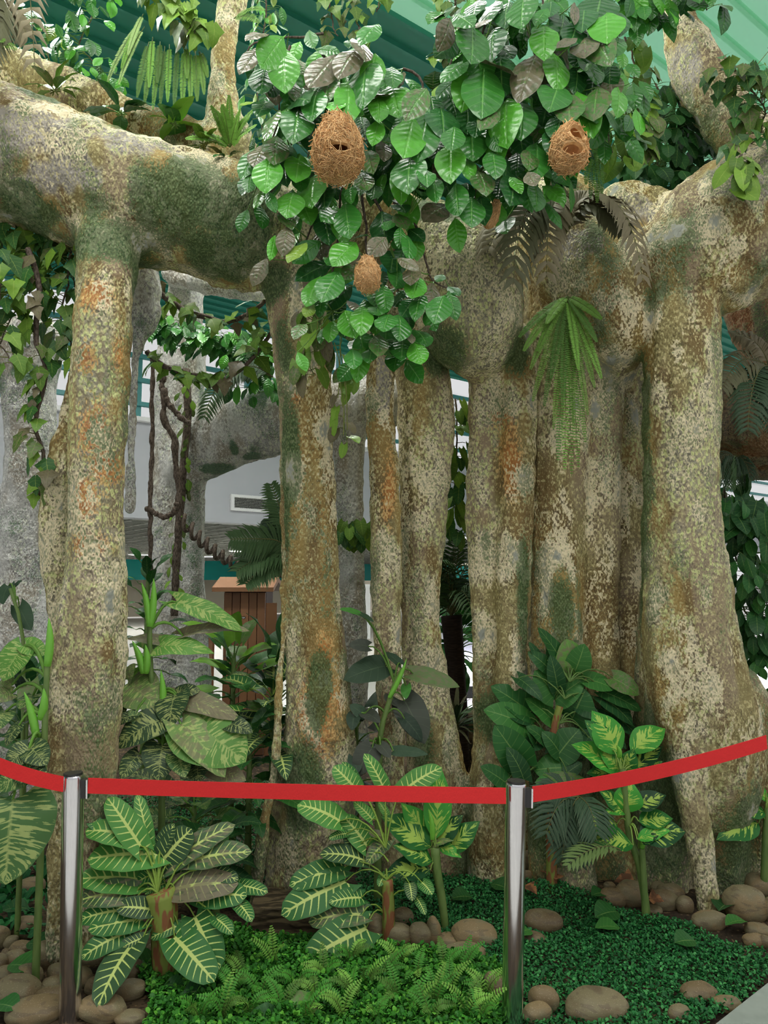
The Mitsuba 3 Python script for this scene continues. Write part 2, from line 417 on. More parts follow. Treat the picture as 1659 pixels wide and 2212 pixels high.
    for _ in range(2):
        gc = ((v - lo) / cell).T
        val = map_coordinates(fs, gc, order=1, mode='nearest')
        e = .6
        gr = np.stack([map_coordinates(fs, gc + e * np.eye(3)[i][:, None], order=1, mode='nearest') - map_coordinates(fs, gc - e * np.eye(3)[i][:, None], order=1, mode='nearest') for i in range(3)], 1) / (2 * e * cell)
        gn = np.linalg.norm(gr, axis=1, keepdims=True) + 1e-6
        v = v - np.clip(val, -.02, .02)[:, None] * gr / np.maximum(gn, .5) ** 2 * .9
    nrm = gr / gn
    a1 = meshkit.fbm(v * [14, 14, 1.6], 3, 1) - .5; a2 = meshkit.fbm(v * 11, 3, 5) - .5; a3 = meshkit.fbm(v * [60, 60, 26], 2, 9) - .5
    v = v + nrm * (disp[0] * 2.4 * a1 + disp[1] * 2.6 * a2 + disp[2] * 2.4 * a3)[:, None]
    cen = v[fc].mean(1)
    best, who = np.full(len(cen), 9.0), np.zeros(len(cen), int)
    from scipy.spatial import cKDTree
    for i, q in enumerate(segs):
        q = smooth_path(q, len(q) * 3)
        dist, j = cKDTree(q[:, :3]).query(cen)
        dist = dist - q[j, 3]
        who = np.where(dist < best, i, who); best = np.minimum(best, dist)
    adj = trimesh.graph.face_adjacency(fc)
    from scipy.sparse import coo_matrix
    from scipy.sparse.csgraph import connected_components
    for _ in range(3):
        same = adj[who[adj[:, 0]] == who[adj[:, 1]]]
        nc, lab = connected_components(coo_matrix((np.ones(len(same)), (same[:, 0], same[:, 1])), shape=(len(fc), len(fc))), directed=False)
        size = np.bincount(lab); big = np.zeros(nc, bool)
        for i in range(len(names)):
            ll = np.unique(lab[who == i])
            if len(ll): big[ll[np.argmax(size[ll])]] = True
        lone = ~big[lab]
        if not lone.any(): break
        new = who.copy()
        for a_, b_ in ((0, 1), (1, 0)):
            e = adj[lone[adj[:, a_]] & (who[adj[:, 0]] != who[adj[:, 1]])]
            for l_ in np.unique(lab[e[:, a_]]):
                w_ = who[e[lab[e[:, a_]] == l_, b_]]; new[lab == l_] = np.bincount(w_).argmax()
        who = new
    out = {}
    nv = trimesh.Trimesh(v, fc, process=False).vertex_normals
    for i, name in enumerate(names):
        ff = fc[who == i]
        if len(ff) == 0: continue
        u, inv = np.unique(ff, return_inverse=True)
        out[name] = (v[u], inv.reshape(-1, 3), nv[u])
    return out


def put_body(key, parts, bsdf):
    for name, (v, f, n) in parts.items():
        uv = np.stack([v[:, 0] + .6 * v[:, 1], v[:, 2] + .3 * v[:, 1]], 1)
        path = meshkit.write_ply((v, f), False, uv, None, normals=n)
        scene[part(key, name)] = {'type': 'ply', 'filename': path, 'face_normals': False, 'bsdf': {'type': 'ref', 'id': bsdf}}


banyan = {
    'aerial_root_pillar': [(232, 470, 3.42, 70), (230, 570, 3.3, 62), (222, 700, 3.2, 61), (215, 900, 3.18, 59), (210, 1100, 3.16, 59), (208, 1250, 3.15, 62), (204, 1400, 3.14, 62), (198, 1550, 3.13, 58), (196, 1680, 3.13, 55), (196, 1800, 3.14, 55), (196, 1960, 3.16, 58), (196, 2080, 3.2, 62)],
    'side_root': [(170, 1200, 3.16, 26), (155, 1320, 3.12, 32), (140, 1450, 3.1, 34), (132, 1580, 3.08, 30), (130, 1700, 3.06, 26), (122, 1850, 3.05, 20), (116, 1980, 3.05, 17), (113, 2080, 3.06, 18)],
    'aerial_root': [(175, 800, 3.5, 24), (145, 930, 3.45, 26), (124, 1060, 3.42, 32), (118, 1150, 3.42, 33), (128, 1280, 3.42, 28), (130, 1400, 3.4, 24), (134, 1600, 3.36, 26), (140, 1900, 3.36, 30)],
    'limb': [(-1300, 260, 3.75, 170), (-700, 290, 3.65, 168), (-330, 330, 3.55, 165), (-60, 325, 3.5, 148), (100, 365, 3.48, 135), (260, 430, 3.48, 138), (400, 460, 3.52, 124), (520, 490, 3.6, 132), (620, 520, 3.72, 105), (700, 480, 3.9, 100), (800, 470, 4.0, 100)],
    'upper_limb': [(-1200, -250, 4.1, 80), (-300, 60, 3.9, 70), (-50, 150, 3.85, 66), (130, 205, 3.8, 58), (300, 275, 3.75, 50), (430, 320, 3.72, 52), (540, 400, 3.7, 60)],
    'branch': [(640, -760, 4.0, 44), (560, -360, 3.9, 40), (530, -160, 3.8, 36), (508, -20, 3.78, 31), (488, 60, 3.75, 27), (478, 140, 3.72, 26), (478, 210, 3.7, 31), (492, 290, 3.68, 48), (530, 380, 3.68, 60)],
    'aerial_root_pillar_001': [(590, 500, 3.66, 60), (625, 600, 3.66, 60), (645, 690, 3.66, 62), (655, 800, 3.68, 61), (660, 950, 3.7, 59), (665, 1100, 3.72, 59), (676, 1300, 3.74, 60), (688, 1450, 3.75, 66), (690, 1600, 3.76, 78), (684, 1750, 3.77, 84), (668, 1850, 3.77, 80), (655, 1930, 3.78, 74), (650, 1990, 3.8, 74)],
    'side_root_001': [(614, 1240, 3.7, 10), (606, 1400, 3.66, 11), (600, 1520, 3.62, 14), (590, 1660, 3.6, 15), (572, 1780, 3.58, 17), (556, 1880, 3.57, 16), (546, 1960, 3.58, 17)],
    'side_root_002': [(600, 1640, 3.75, 14), (592, 1780, 3.74, 16), (582, 1900, 3.73, 14), (576, 1960, 3.73, 14)],
    'limb_001': [(640, 470, 3.95, 70), (760, 450, 4.0, 62), (860, 480, 3.98, 72), (950, 545, 3.92, 98), (1008, 630, 3.86, 120), (1022, 696, 3.85, 110), (1030, 735, 3.88, 82), (1050, 800, 4.1, 40)],
    'limb_002': [(1190, 520, 4.05, 80), (1250, 590, 4.0, 100), (1300, 660, 3.93, 92), (1328, 716, 3.92, 76), (1338, 760, 3.98, 50), (1340, 820, 4.15, 30)],
    'limb_003': [(2100, 380, 3.9, 165), (1850, 420, 3.88, 160), (1660, 468, 3.85, 158), (1560, 520, 3.85, 150), (1480, 580, 3.85, 120), (1400, 600, 3.95, 100), (1300, 600, 4.05, 90)],
    'limb_004': [(1350, 470, 4.1, 74), (1400, 500, 4.05, 80), (1330, 540, 4.1, 80), (1180, 560, 4.15, 70)],
    'branch_001': [(1330, -760, 4.2, 44), (1400, -400, 4.15, 38), (1430, -180, 4.1, 34), (1455, -20, 4.05, 36), (1470, 60, 4.0, 38), (1498, 130, 3.97, 52), (1535, 200, 3.94, 56), (1585, 270, 3.92, 56), (1650, 350, 3.9, 70)],
    'aerial_root_pillar_002': [(1470, 560, 3.85, 84), (1472, 660, 3.82, 79), (1474, 800, 3.8, 80), (1472, 920, 3.8, 80), (1470, 1000, 3.8, 76), (1476, 1150, 3.8, 82), (1482, 1280, 3.8, 92), (1492, 1400, 3.8, 102), (1506, 1500, 3.8, 112), (1518, 1600, 3.82, 118), (1530, 1720, 3.85, 95), (1540, 1850, 3.88, 70), (1550, 1960, 3.9, 60)],
    'side_root_003': [(1440, 1300, 3.74, 46), (1446, 1480, 3.7, 48), (1470, 1600, 3.66, 42), (1490, 1720, 3.62, 34), (1508, 1820, 3.6, 28), (1525, 1920, 3.58, 24), (1540, 2000, 3.57, 24)],
    'side_root_004': [(1420, 1300, 3.95, 40), (1418, 1500, 3.92, 44), (1420, 1700, 3.9, 50), (1430, 1850, 3.9, 56), (1432, 1930, 3.9, 58)],
    'side_root_005': [(1590, 1480, 3.85, 50), (1625, 1580, 3.86, 60), (1640, 1700, 3.9, 60), (1650, 1900, 3.95, 60)],
    'stem': [(822, 700, 3.98, 30), (823, 850, 3.95, 31), (830, 1000, 3.93, 32), (833, 1200, 3.92, 36), (838, 1400, 3.91, 31), (845, 1550, 3.9, 29), (850, 1700, 3.9, 27), (850, 1900, 3.92, 30)],
    'stem_001': [(880, 640, 4.15, 60), (905, 760, 4.14, 58), (920, 900, 4.12, 64), (918, 1100, 4.1, 53), (908, 1300, 4.1, 44), (912, 1450, 4.1, 44), (926, 1600, 4.08, 54), (940, 1700, 4.08, 64), (945, 1860, 4.1, 70)],
    'side_root_006': [(935, 1420, 4.1, 24), (962, 1560, 4.06, 24), (985, 1660, 4.04, 20), (1010, 1740, 4.02, 20)],
    'stem_002': [(1060, 780, 4.05, 50), (1050, 880, 4.04, 42), (1042, 1000, 4.03, 34), (1038, 1100, 4.02, 34), (1042, 1250, 4.02, 30), (1042, 1400, 4.02, 26), (1046, 1600, 4.0, 28), (1046, 1760, 4.0, 34), (1046, 1880, 4.0, 34)],
    'stem_003': [(1105, 740, 4.04, 52), (1110, 900, 4.0, 46), (1112, 1050, 3.98, 42), (1108, 1200, 3.97, 42), (1102, 1400, 3.97, 38), (1092, 1550, 3.96, 40), (1075, 1660, 3.94, 46), (1060, 1760, 3.92, 48), (1070, 1900, 3.95, 50)],
    'stem_004': [(1200, 640, 4.15, 76), (1210, 800, 4.1, 68), (1212, 950, 4.06, 62), (1205, 1150, 4.04, 57), (1205, 1400, 4.03, 62), (1205, 1600, 4.0, 66), (1210, 1780, 3.98, 72), (1225, 1930, 3.98, 80)],
    'stem_005': [(1310, 700, 4.15, 60), (1302, 850, 4.12, 50), (1298, 1050, 4.1, 42), (1296, 1250, 4.09, 40), (1300, 1450, 4.08, 42), (1310, 1700, 4.06, 50), (1320, 1900, 4.05, 60)],
    'stem_006': [(1350, 760, 4.4, 46), (1345, 900, 4.38, 34), (1345, 1150, 4.34, 26), (1350, 1300, 4.28, 24), (1362, 1450, 4.16, 26), (1372, 1600, 4.14, 34), (1380, 1800, 4.12, 50)],
    'stem_007': [(1385, 800, 4.42, 40), (1385, 1000, 4.4, 26), (1376, 1250, 4.3, 18), (1384, 1400, 4.16, 18), (1394, 1550, 4.1, 30)],
    'trunk': [(1180, 560, 4.66, 175), (1200, 800, 4.7, 165), (1200, 1100, 4.72, 145), (1200, 1400, 4.7, 145), (1200, 1700, 4.66, 170), (1200, 1900, 4.64, 185)],
}
def spots(text, D): return [(W(a[0], a[1], 1.06 * D), a[2] * 1.06 * D / F, a[3] * 1.06 * D / F) for a in ([float(q) for q in w.split(',')] for w in text.split())]


moss = spots('330,430,70,110 470,560,90,60 250,590,60,60 60,470,130,30 190,560,60,60 130,210,120,40 300,270,90,30 430,540,60,60 400,440,130,120 250,560,110,90 60,450,90,60 520,480,90,130 640,560,60,90 600,640,50,60 290,640,40,130 170,600,35,160 240,880,50,140 255,1000,30,160 262,1200,22,140 220,1500,50,110', 3.35) + \
    spots('630,980,30,160 618,1010,22,240 616,720,30,120 600,620,50,70 625,760,30,80 690,1480,35,120 612,1200,18,200 650,1700,60,120', 3.6) + \
    spots('1090,640,50,160 1110,600,40,140 900,470,90,50 1000,480,90,60 1120,760,50,70 960,760,90,60 880,860,30,90 1060,1180,30,120 1140,1300,30,200 1220,1320,40,120 1270,1300,30,200 1400,1100,40,500 1420,1700,80,250 1560,1750,90,200 1520,700,50,200 1420,640,70,110 1550,480,120,60 1440,880,50,90 1500,1050,60,90 1210,1750,120,160 1060,1550,60,80 1300,1650,70,200 1130,1700,60,120 1400,850,25,300 1330,1000,30,300 1250,1500,40,160 920,1620,50,120 900,1300,30,200 1480,1400,50,100 1600,1500,40,120', 3.85)
rust = spots('200,640,60,60 195,780,40,60 205,930,50,110 190,1080,55,90 260,760,25,70 270,870,18,50 235,1010,50,60 200,1180,60,50', 3.1) + spots('690,1540,70,140 700,1400,40,80 640,840,30,60', 3.6) + spots('1100,980,45,140 840,1050,25,140 1500,720,40,120 1080,900,40,60 930,1200,40,100 1330,1060,30,130 1060,700,60,60', 3.85)
pale = spots('110,270,140,32 300,300,70,40 470,160,40,60 150,430,60,20', 3.35) + spots('960,600,60,110 1020,680,60,50 1460,900,40,60 830,900,30,60', 3.8)  # pale peeling bark; limb-top spots also paint in its bright top light
greys = spots('60,330,200,110 300,350,120,80 180,430,150,60 480,120,60,200', 3.4) + spots('1600,450,180,110 1480,560,80,80 1350,450,90,60 1450,760,45,130 1530,980,30,120 160,1330,30,140 130,1500,30,120 1240,540,80,50 1360,1450,24,300 830,820,26,120 1470,150,60,120', 3.85) + spots('160,1330,36,150 140,1480,30,120', 3.15)
cement = spots('1522,1312,34,34 1534,1350,26,34 1556,1384,30,24', 3.76)
M['bark_front'] = bark(bark_fn((202, 194, 142), (138, 127, 84), (150, 148, 128), (112, 90, 54), (54, 49, 38), (42, 76, 38), (196, 202, 138), -.03, moss, .42, .44, .14, ((168, 140, 78), (150, 134, 114)), (176, 112, 54), rust, pale, greys, cement))
M['bark_back'] = bark(bark_fn((226, 226, 222), (190, 190, 186), (160, 160, 162), (150, 140, 122), (98, 98, 98), (52, 96, 66), (214, 216, 200), -.14, [(W(a, b, D_), c * D_ / F, e * D_ / F) for a, b, c, e, D_ in ((450, 965, 16, 60, 5.25), (482, 905, 16, 60, 5.15), (506, 965, 14, 44, 5.1), (535, 985, 40, 16, 5.05), (548, 880, 18, 50, 5.05), (475, 1012, 50, 14, 5.2), (580, 860, 20, 60, 5.0), (345, 960, 14, 80, 5.3), (60, 800, 60, 24, 4.8))], .42))
key = thing('banyan_tree', 'giant artificial banyan with mossy limbs and a fluted trunk of fused aerial roots', 'tree')
put_body(key, body(banyan, .02, back_off=1.06, slim=.95), 'bark_front')

back = {
    'trunk': [(66, 740, 5.0, 66), (62, 840, 5.0, 55), (66, 960, 5.0, 52), (66, 1040, 5.0, 56), (52, 1150, 5.0, 54), (48, 1260, 5.0, 56), (30, 1340, 5.0, 78), (30, 1480, 5.0, 84), (30, 1700, 5.0, 90)],
    'branch': [(-220, 620, 5.0, 40), (-80, 740, 5.0, 44), (30, 800, 5.0, 40)],
    'buttress': [(95, 1000, 5.05, 24), (110, 1200, 5.0, 28), (120, 1400, 4.95, 40), (130, 1600, 4.9, 50)],
}
key = thing('banyan_tree', 'pale grey tree trunk behind the rust-stained left pillar, at the left edge', 'tree')
put_body(key, body(back, .06, .03, 1), 'bark_back')
back = {
    'trunk': [(400, 480, 5.5, 40), (402, 620, 5.5, 38), (388, 760, 5.5, 46), (366, 900, 5.5, 34), (362, 1100, 5.5, 32), (360, 1250, 5.5, 32), (365, 1400, 5.5, 38), (370, 1600, 5.5, 50)],
    'stem': [(405, 760, 5.5, 40), (408, 900, 5.5, 34), (412, 1050, 5.5, 30), (410, 1200, 5.5, 32), (410, 1350, 5.5, 36), (420, 1600, 5.5, 50)],
    'limb': [(405, 1010, 5.4, 44), (440, 975, 5.35, 62), (500, 935, 5.3, 74), (580, 905, 5.2, 78), (680, 885, 5.1, 74), (780, 870, 5.1, 66), (900, 850, 5.1, 60)],
    'upper_limb': [(372, 590, 5.3, 24), (450, 610, 5.2, 26), (540, 625, 5.1, 24), (650, 640, 5.0, 30)],
    'aerial_root': [(742, 900, 5.1, 34), (742, 1010, 5.1, 20), (742, 1200, 5.1, 16), (738, 1400, 5.1, 20), (735, 1650, 5.1, 26)],
    'aerial_root_001': [(765, 900, 5.1, 30), (764, 1010, 5.1, 22), (768, 1200, 5.1, 22), (770, 1400, 5.1, 24), (772, 1650, 5.1, 30)],
}
key = thing('banyan_tree', 'whitish grey tree behind the hanging vines with a moss-striped limb bending right', 'tree')
put_body(key, body(back, .06, .03, 1), 'bark_back')
back = {
    'limb': [(1450, 840, 5.0, 60), (1560, 880, 5.0, 72), (1650, 920, 5.0, 84), (1800, 960, 5.0, 90)],
    'limb_001': [(1480, 1000, 5.2, 30), (1600, 1005, 5.2, 34), (1800, 1000, 5.2, 40)],
    'branch': [(1600, 600, 5.2, 60), (1640, 700, 5.1, 60), (1670, 800, 5.05, 50), (1700, 900, 5.0, 50)],
    'trunk': [(1800, 700, 5.2, 90), (1800, 1000, 5.2, 90), (1830, 1700, 5.2, 110)],
    'branch_001': [(1560, 1060, 5.0, 14), (1580, 1130, 4.95, 13), (1610, 1200, 4.9, 11), (1640, 1260, 4.9, 9), (1720, 1300, 5.0, 9)],
}
key = thing('banyan_tree', 'dark brown limb and grey bough in shade to the right of the big pillar', 'tree')
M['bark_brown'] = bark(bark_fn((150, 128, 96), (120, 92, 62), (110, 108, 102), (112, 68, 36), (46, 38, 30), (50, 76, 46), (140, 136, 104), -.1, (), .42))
put_body(key, body(back, .06, .03, 1), 'bark_brown')
back = {'aerial_root': [(300, 560, 4.2, 24), (312, 620, 4.1, 32), (312, 680, 4.1, 30), (302, 730, 4.1, 16), (292, 790, 4.1, 12), (286, 900, 4.1, 12), (280, 1100, 4.1, 14)]}
key = thing('hanging_root', 'smooth purplish-grey drooping root just right of the rust-stained pillar', 'root')
put_body(key, body(back, .04, .02, 1), 'bark_back')

# ------------------------------------------------------------------ leaves and fronds
def prof(kind, t):
    if kind == 'ficus': return .262 * np.sin(np.pi * np.clip(t, 0, 1) ** 1.06) ** .8 * (1 + .1 * t)
    if kind == 'arrow': return np.where(t < .34, .15 + .11 * np.sin(np.pi / 2 * t / .34), .26 * np.sqrt(np.clip(1 - ((t - .34) / .66) ** 2.1, 0, 1)))
    if kind == 'dieff': return .225 * np.sin(np.pi * t ** .82) ** .85 * (1 - .25 * t ** 5)
    if kind == 'heart': return np.where(t < .3, .22 + .14 * np.sin(np.pi / 2 * t / .3), .36 * np.clip(1 - ((t - .3) / .7) ** 1.9, 0, 1) ** .75)
    if kind == 'round': return .42 * np.sqrt(np.clip(1 - (2 * t - 1) ** 2 * .98, 0, 1)) * (1 - .2 * t ** 4)
    if kind == 'ivy': return np.interp(t, [0, .02, .22, .3, .45, .58, .8, 1], [.05, .2, .46, .4, .22, .27, .13, 0])
    if kind == 'strap': return .1 * np.sin(np.pi * t ** .7) ** .7
    return .3 * np.sin(np.pi * t)


LOBE = dict(arrow=.2, heart=.22, ivy=.12)
SIZE = dict(ficus=(11, 6), arrow=(13, 8), dieff=(12, 6), heart=(12, 8), round=(8, 6), ivy=(9, 4), strap=(7, 2))


def leaf(kind, B, Tp, nrm, code=0, w=1.0, arch=.1, fold=.18, pet=None, pr=.004, small=False, r=None, wave=.012):
    """One leaf with its stalk: (vertices, faces, uv)."""
    r = r or rng
    B, Tp = np.asarray(B, float), np.asarray(Tp, float)
    L = np.linalg.norm(Tp - B); Y = (Tp - B) / L
    X = np.cross(Y, nrm); X = X / (np.linalg.norm(X) + 1e-9); N = np.cross(X, Y)
    nv, nu = SIZE.get(kind, (8, 4))
    if small: nv, nu = max(4, nv // 2), (4 if nu > 4 else 2)
    t = np.linspace(0, 1, nv + 1); s = np.linspace(-1, 1, nu + 1)
    tt, ss = np.meshgrid(t, s, indexing='ij')
    hw = prof(kind, t)[:, None] * w
    x = ss * hw
    y = tt - LOBE.get(kind, 0) * np.abs(ss) ** 1.5 * (1 - tt) ** 3
    ph = r.uniform(0, 6.3)
    z = arch * 4 * tt * (1 - tt) + fold * np.abs(x) - fold * .15 + wave * np.sin(tt * 17 + ph + ss * 1.5) * np.abs(ss) + r.normal(0, .05) * x
    v = B + L * (x[..., None] * X + y[..., None] * Y + (z - z[0, nu // 2])[..., None] * N)
    k = code + 8 * r.integers(0, 60)
    uv = np.stack([k + .02 + .96 * (ss + 1) / 2, tt], -1).reshape(-1, 2)
    i, j = np.meshgrid(np.arange(nv), np.arange(nu), indexing='ij'); a = i * (nu + 1) + j
    f = np.vstack([np.stack([a, a + 1, a + nu + 2], -1).reshape(-1, 3), np.stack([a, a + nu + 2, a + nu + 1], -1).reshape(-1, 3)])
    v = v.reshape(-1, 3)
    if pet is not None:
        p2 = np.asarray(pet, float)
        tv, tf = tube(p2, np.linspace(pr * 1.3, pr * .7, len(p2)), 4 if small else 5)
        f = np.vstack([f, tf + len(v)]); v = np.vstack([v, tv]); uv = np.vstack([uv, np.tile([k + .5, -.5], (len(tv), 1))])
    return v, f, uv


def put_leaf(holder, bsdf, m, name='leaf'):
    k = part(holder, name)
    scene[k] = mikit.ply((m[0], m[1]), bsdf, True, uv=m[2])
    return k


def stalk(a, b, sag=.0, n=5):
    a, b = np.asarray(a, float), np.asarray(b, float)
    t = np.linspace(0, 1, n)[:, None]
    return a + (b - a) * t + np.array([0, 0, 1]) * (4 * t * (1 - t)) * sag


def frond(path, nrm, n, plen, pw, fwd=.35, droop=.25, rr=.003, bsdf=None, holder=None, split=None, code=None, r=None, taper=None, leafpart='frond'):
    """A feather frond on this path. split: the leaflets become entries of their own under the frond."""
    r = r or rng
    path = smooth_path(path, max(8, n // 2 + 2)); tl = np.linspace(0, 1, len(path))
    mb = MB(); mb.tube(path, np.linspace(rr * 1.3, rr * .4, len(path)), 4, uv=[8 * r.integers(0, 60) + .5, -.5])
    P = lambda q: np.array([np.interp(q, tl, path[:, i]) for i in range(3)])
    k0 = part(holder, leafpart)
    items = []
    base = 8 * r.integers(0, 60)
    for i in range(n):
        q = .1 + .88 * i / (n - 1)
        c, t = P(q), unit(P(min(1, q + .02)) - P(max(0, q - .02)))
        side = unit(np.cross(t, nrm)); up = np.cross(side, t)
        ln = plen * (taper(q) if taper else (np.sin(np.pi * (.12 + .84 * q)) ** .7))
        for sg in (-1, 1):
            d = unit(sg * side + fwd * t + up * r.normal(0, .08))
            tip = c + d * ln * r.uniform(.92, 1.06) - np.array([0, 0, 1]) * droop * ln
            mid = c + d * ln * .52 + up * (.03 + .22 * droop) * ln - np.array([0, 0, 1]) * droop * .2 * ln
            wv = np.cross(d, up); wv = unit(wv) * pw * .5
            cd = base + (r.choice([0, 0, 1, 1, 2, 3]) if code is None else code)
            v = np.array([c - wv * .5, c + wv * .5, mid - wv, mid + wv, tip])
            v = np.insert(v, 4, (mid + up * pw * .15), axis=0)
            f = np.array([[0, 4, 2], [0, 1, 4], [1, 3, 4], [2, 4, 5], [4, 3, 5]])
            uv = np.array([[cd + .2, 0], [cd + .8, 0], [cd + .05, .5], [cd + .95, .5], [cd + .5, .5], [cd + .5, 1.]])
            if split: items.append((v, f, uv))
            else: mb.add(v, f, uv)
    mb.put(k0, bsdf)
    for m in items: put_leaf(k0, bsdf, m, 'leaflet')
    return k0


# ------------------------------------------------------------------ the setting
E1, E2 = np.array([.797, .604, 0]), np.array([-.604, .797, 0])        # the hall's long axis and its cross axis
gx, gy = np.meshgrid(np.linspace(-4.5, 4.5, 91), np.linspace(1.9, 9.0, 72), indexing='ij')
gp = np.stack([gx, gy, gx * 0], -1).reshape(-1, 3)
gz = .035 * (meshkit.fbm(gp * 3.0, 3, 2) - .5) + .012 * (meshkit.fbm(gp * 14, 2, 3) - .5)
a = (np.arange(90)[:, None] * 72 + np.arange(71)[None]).ravel()
gf = np.vstack([np.stack([a, a + 72, a + 73], 1), np.stack([a, a + 73, a + 1], 1)])
struct('ground', (gp + gz[:, None] * [0, 0, 1], gf), 'soil', 'brown soil and leaf litter of the planting bed', True)


def gheight(x, y): 
    q = np.array([[x, y, 0.]])
    return float(.035 * (meshkit.fbm(q * 3.0, 3, 2)[0] - .5) + .012 * (meshkit.fbm(q * 14, 2, 3)[0] - .5))


fl = trimesh.creation.box((90, 90, .1)); fl.apply_translation([0, 20, -.12])
struct('floor', fl, 'floor_tile', 'pale tiled floor of the hall')
mb = MB()
kp = [G(1520, 2232, .05), G(1665, 2118, .05), G(1900, 1960, .05), G(2300, 2400, .05)]
kp = np.array(kp); low = kp * [1, 1, 0] + [0, 0, -.1]
mb.add(np.vstack([kp, low]), [[0, 2, 1], [0, 3, 2], [0, 1, 5], [0, 5, 4], [1, 2, 6], [1, 6, 5], [2, 3, 7], [2, 7, 6], [3, 0, 4], [3, 4, 7]])
mb.put('path', 'kerb', False); labels['path'] = dict(kind='structure', label='grey walkway corner at the edge of the planting bed')


def slab(a, b, c, d, z0, z1):
    pass


def wall_box(s0, s1, t0, t1, z0, z1, O):
    """A box in the hall's axes."""
    m = trimesh.creation.box((s1 - s0, t1 - t0, z1 - z0)); m.apply_translation([(s0 + s1) / 2, (t0 + t1) / 2, (z0 + z1) / 2])
    v = O + m.vertices[:, :1] * E1 + m.vertices[:, 1:2] * E2 + m.vertices[:, 2:] * [0, 0, 1]
    return v, m.faces


O = W(300, 900, 12.0) * [1, 1, 0]
ZB = W(520, 1137, 12.0 + 1.8)[2]
ZR = W(300, 905, 12.0)[2]
struct('wall_back', wall_box(-14, 22, 0, .3, ZB, ZR - .05, O), 'grey_wall', 'grey parapet wall of the upper floor')
struct('trim_1', wall_box(-14, 22, -.12, .3, ZR - .05, ZR + .02, O), 'white_paint', 'white sill on top of the grey parapet')
struct('ceiling', wall_box(-14, 22, .3, 24, ZB, ZB + .1, O), 'ceiling_tile', 'grey tiled soffit over the lower hall')
tb = MB()
for i in range(60):
    m = wall_box(-14, 22, 0, .05, -.03, 0, O + E2 * (.5 + i * .4) + [0, 0, ZB]); tb.add(*m)
for i in range(90):
    m = wall_box(0, .05, .3, 24, -.03, 0, O + E1 * (-14 + i * .4) + [0, 0, ZB]); tb.add(*m)
tb.put('ceiling__tile_ribs', 'ceiling_tile', False); labels['ceiling__tile_ribs'] = dict(kind='stuff')
struct('wall_far', wall_box(-30, 34, 24, 24.2, 0, 7.5, O), 'cream_wall', 'cream back wall of the lower hall')
struct('trim_2', wall_box(-30, 34, 20, 20.3, 1.75, ZB, O), 'teal_paint', 'teal fascia band under the soffit')
k = 'window_1'
mb = MB(); rails = []
for q in range(-8, 20, 2):
    kk = part('window_1', 'mullion'); m = MB(); m.add(*wall_box(q - .05, q + .05, .05, .15, ZR, ZR + 2.3, O)); m.put(kk, 'teal_rail', False)
for j, z in enumerate((.22, .62, 1.02, 1.42, 1.95)):
    kk = part('window_1', 'rail'); m = MB(); m.add(*wall_box(-14, 22, -.02, .06, ZR + z, ZR + z + .07, O)); m.put(kk, 'teal_rail', False)
gp_ = wall_box(-14, 22, .1, .1001, ZR, ZR + 2.3, O)
v = np.array([O + E1 * -14 + E2 * .12 + [0, 0, ZR], O + E1 * 22 + E2 * .12 + [0, 0, ZR], O + E1 * 22 + E2 * .12 + [0, 0, ZR + 2.3], O + E1 * -14 + E2 * .12 + [0, 0, ZR + 2.3]])
scene['window_1__pane'] = mikit.ply((v, [[0, 1, 2], [0, 2, 3]]), 'pane_glass')
labels['window_1'] = dict(kind='structure', label='ribbon window with teal rails above the grey parapet')
struct('wall_upper', wall_box(-14, 22, 0, .3, ZR + 2.3, ZR + 3.6, O), 'white_paint', 'white wall above the ribbon window')
M['hill_green'] = principled(proc(lambda p, n, uv: mix(S((120, 158, 124)), S((70, 110, 84)), fbm(p.x * 1.2, p.y * 1.2, p.z * 1.2, 3))), .9, .1)
# the roof: ribbed sheets on a slope of their own; clear sheets at the right
RZ = 6.0
def roof_sheet(q, w, s0, s1, z, key, bsdf):
    prof_ = [(0, 0), (.0, .045), (.035, .045), (.05, 0), (w, 0)]
    mb = MB(); pts = []
    for (t_, h) in prof_:
        pts += [E1 * s0 + E2 * (q + t_) + [0, 0, z - h], E1 * s1 + E2 * (q + t_) + [0, 0, z - h]]
    f = []
    for i in range(4): f += [[2 * i, 2 * i + 1, 2 * i + 3], [2 * i, 2 * i + 3, 2 * i + 2]]
    mb.add(np.array(pts), f); mb.put(part('roof', key), bsdf, False)
w_ = .24
for i in range(42):
    q = 1.6 + i * w_
    if 2.9 < q < 4.2: roof_sheet(q, w_, -16, 3.0, RZ, 'sheet', 'roof_sheet')
    if q >= 4.2: roof_sheet(q, w_, -16, 24, RZ, 'sheet', 'roof_sheet')
    if 2.3 < q < 4.2: roof_sheet(q, w_, 3.0, 24, RZ, 'clear_sheet', 'roof_clear')
labels['roof'] = dict(kind='structure', label='green ribbed metal roof')
# lower hall: lamps, sign box
for i, (px, py) in enumerate([(518, 1189), (602, 1172), (448, 1201), (300, 1197), (1010, 1160), (1590, 1190)]):
    d = W(px, py, 1.0) - EYE; t = (ZB - .04 - EYE[2]) / d[2]; c = EYE + d * t
    ceiling_lamp(numbered('ceiling_light'), c, .6, .6, 40, ['round of bright light in the tiled soffit beside the palm frond', 'bright soffit light half hidden by the second pillar', 'bright soffit light right of the whitish grey tree', 'bright soffit light right of the rust-stained pillar', 'soffit light seen through the gap in the trunk', 'soffit light to the right of the big right pillar'][i])


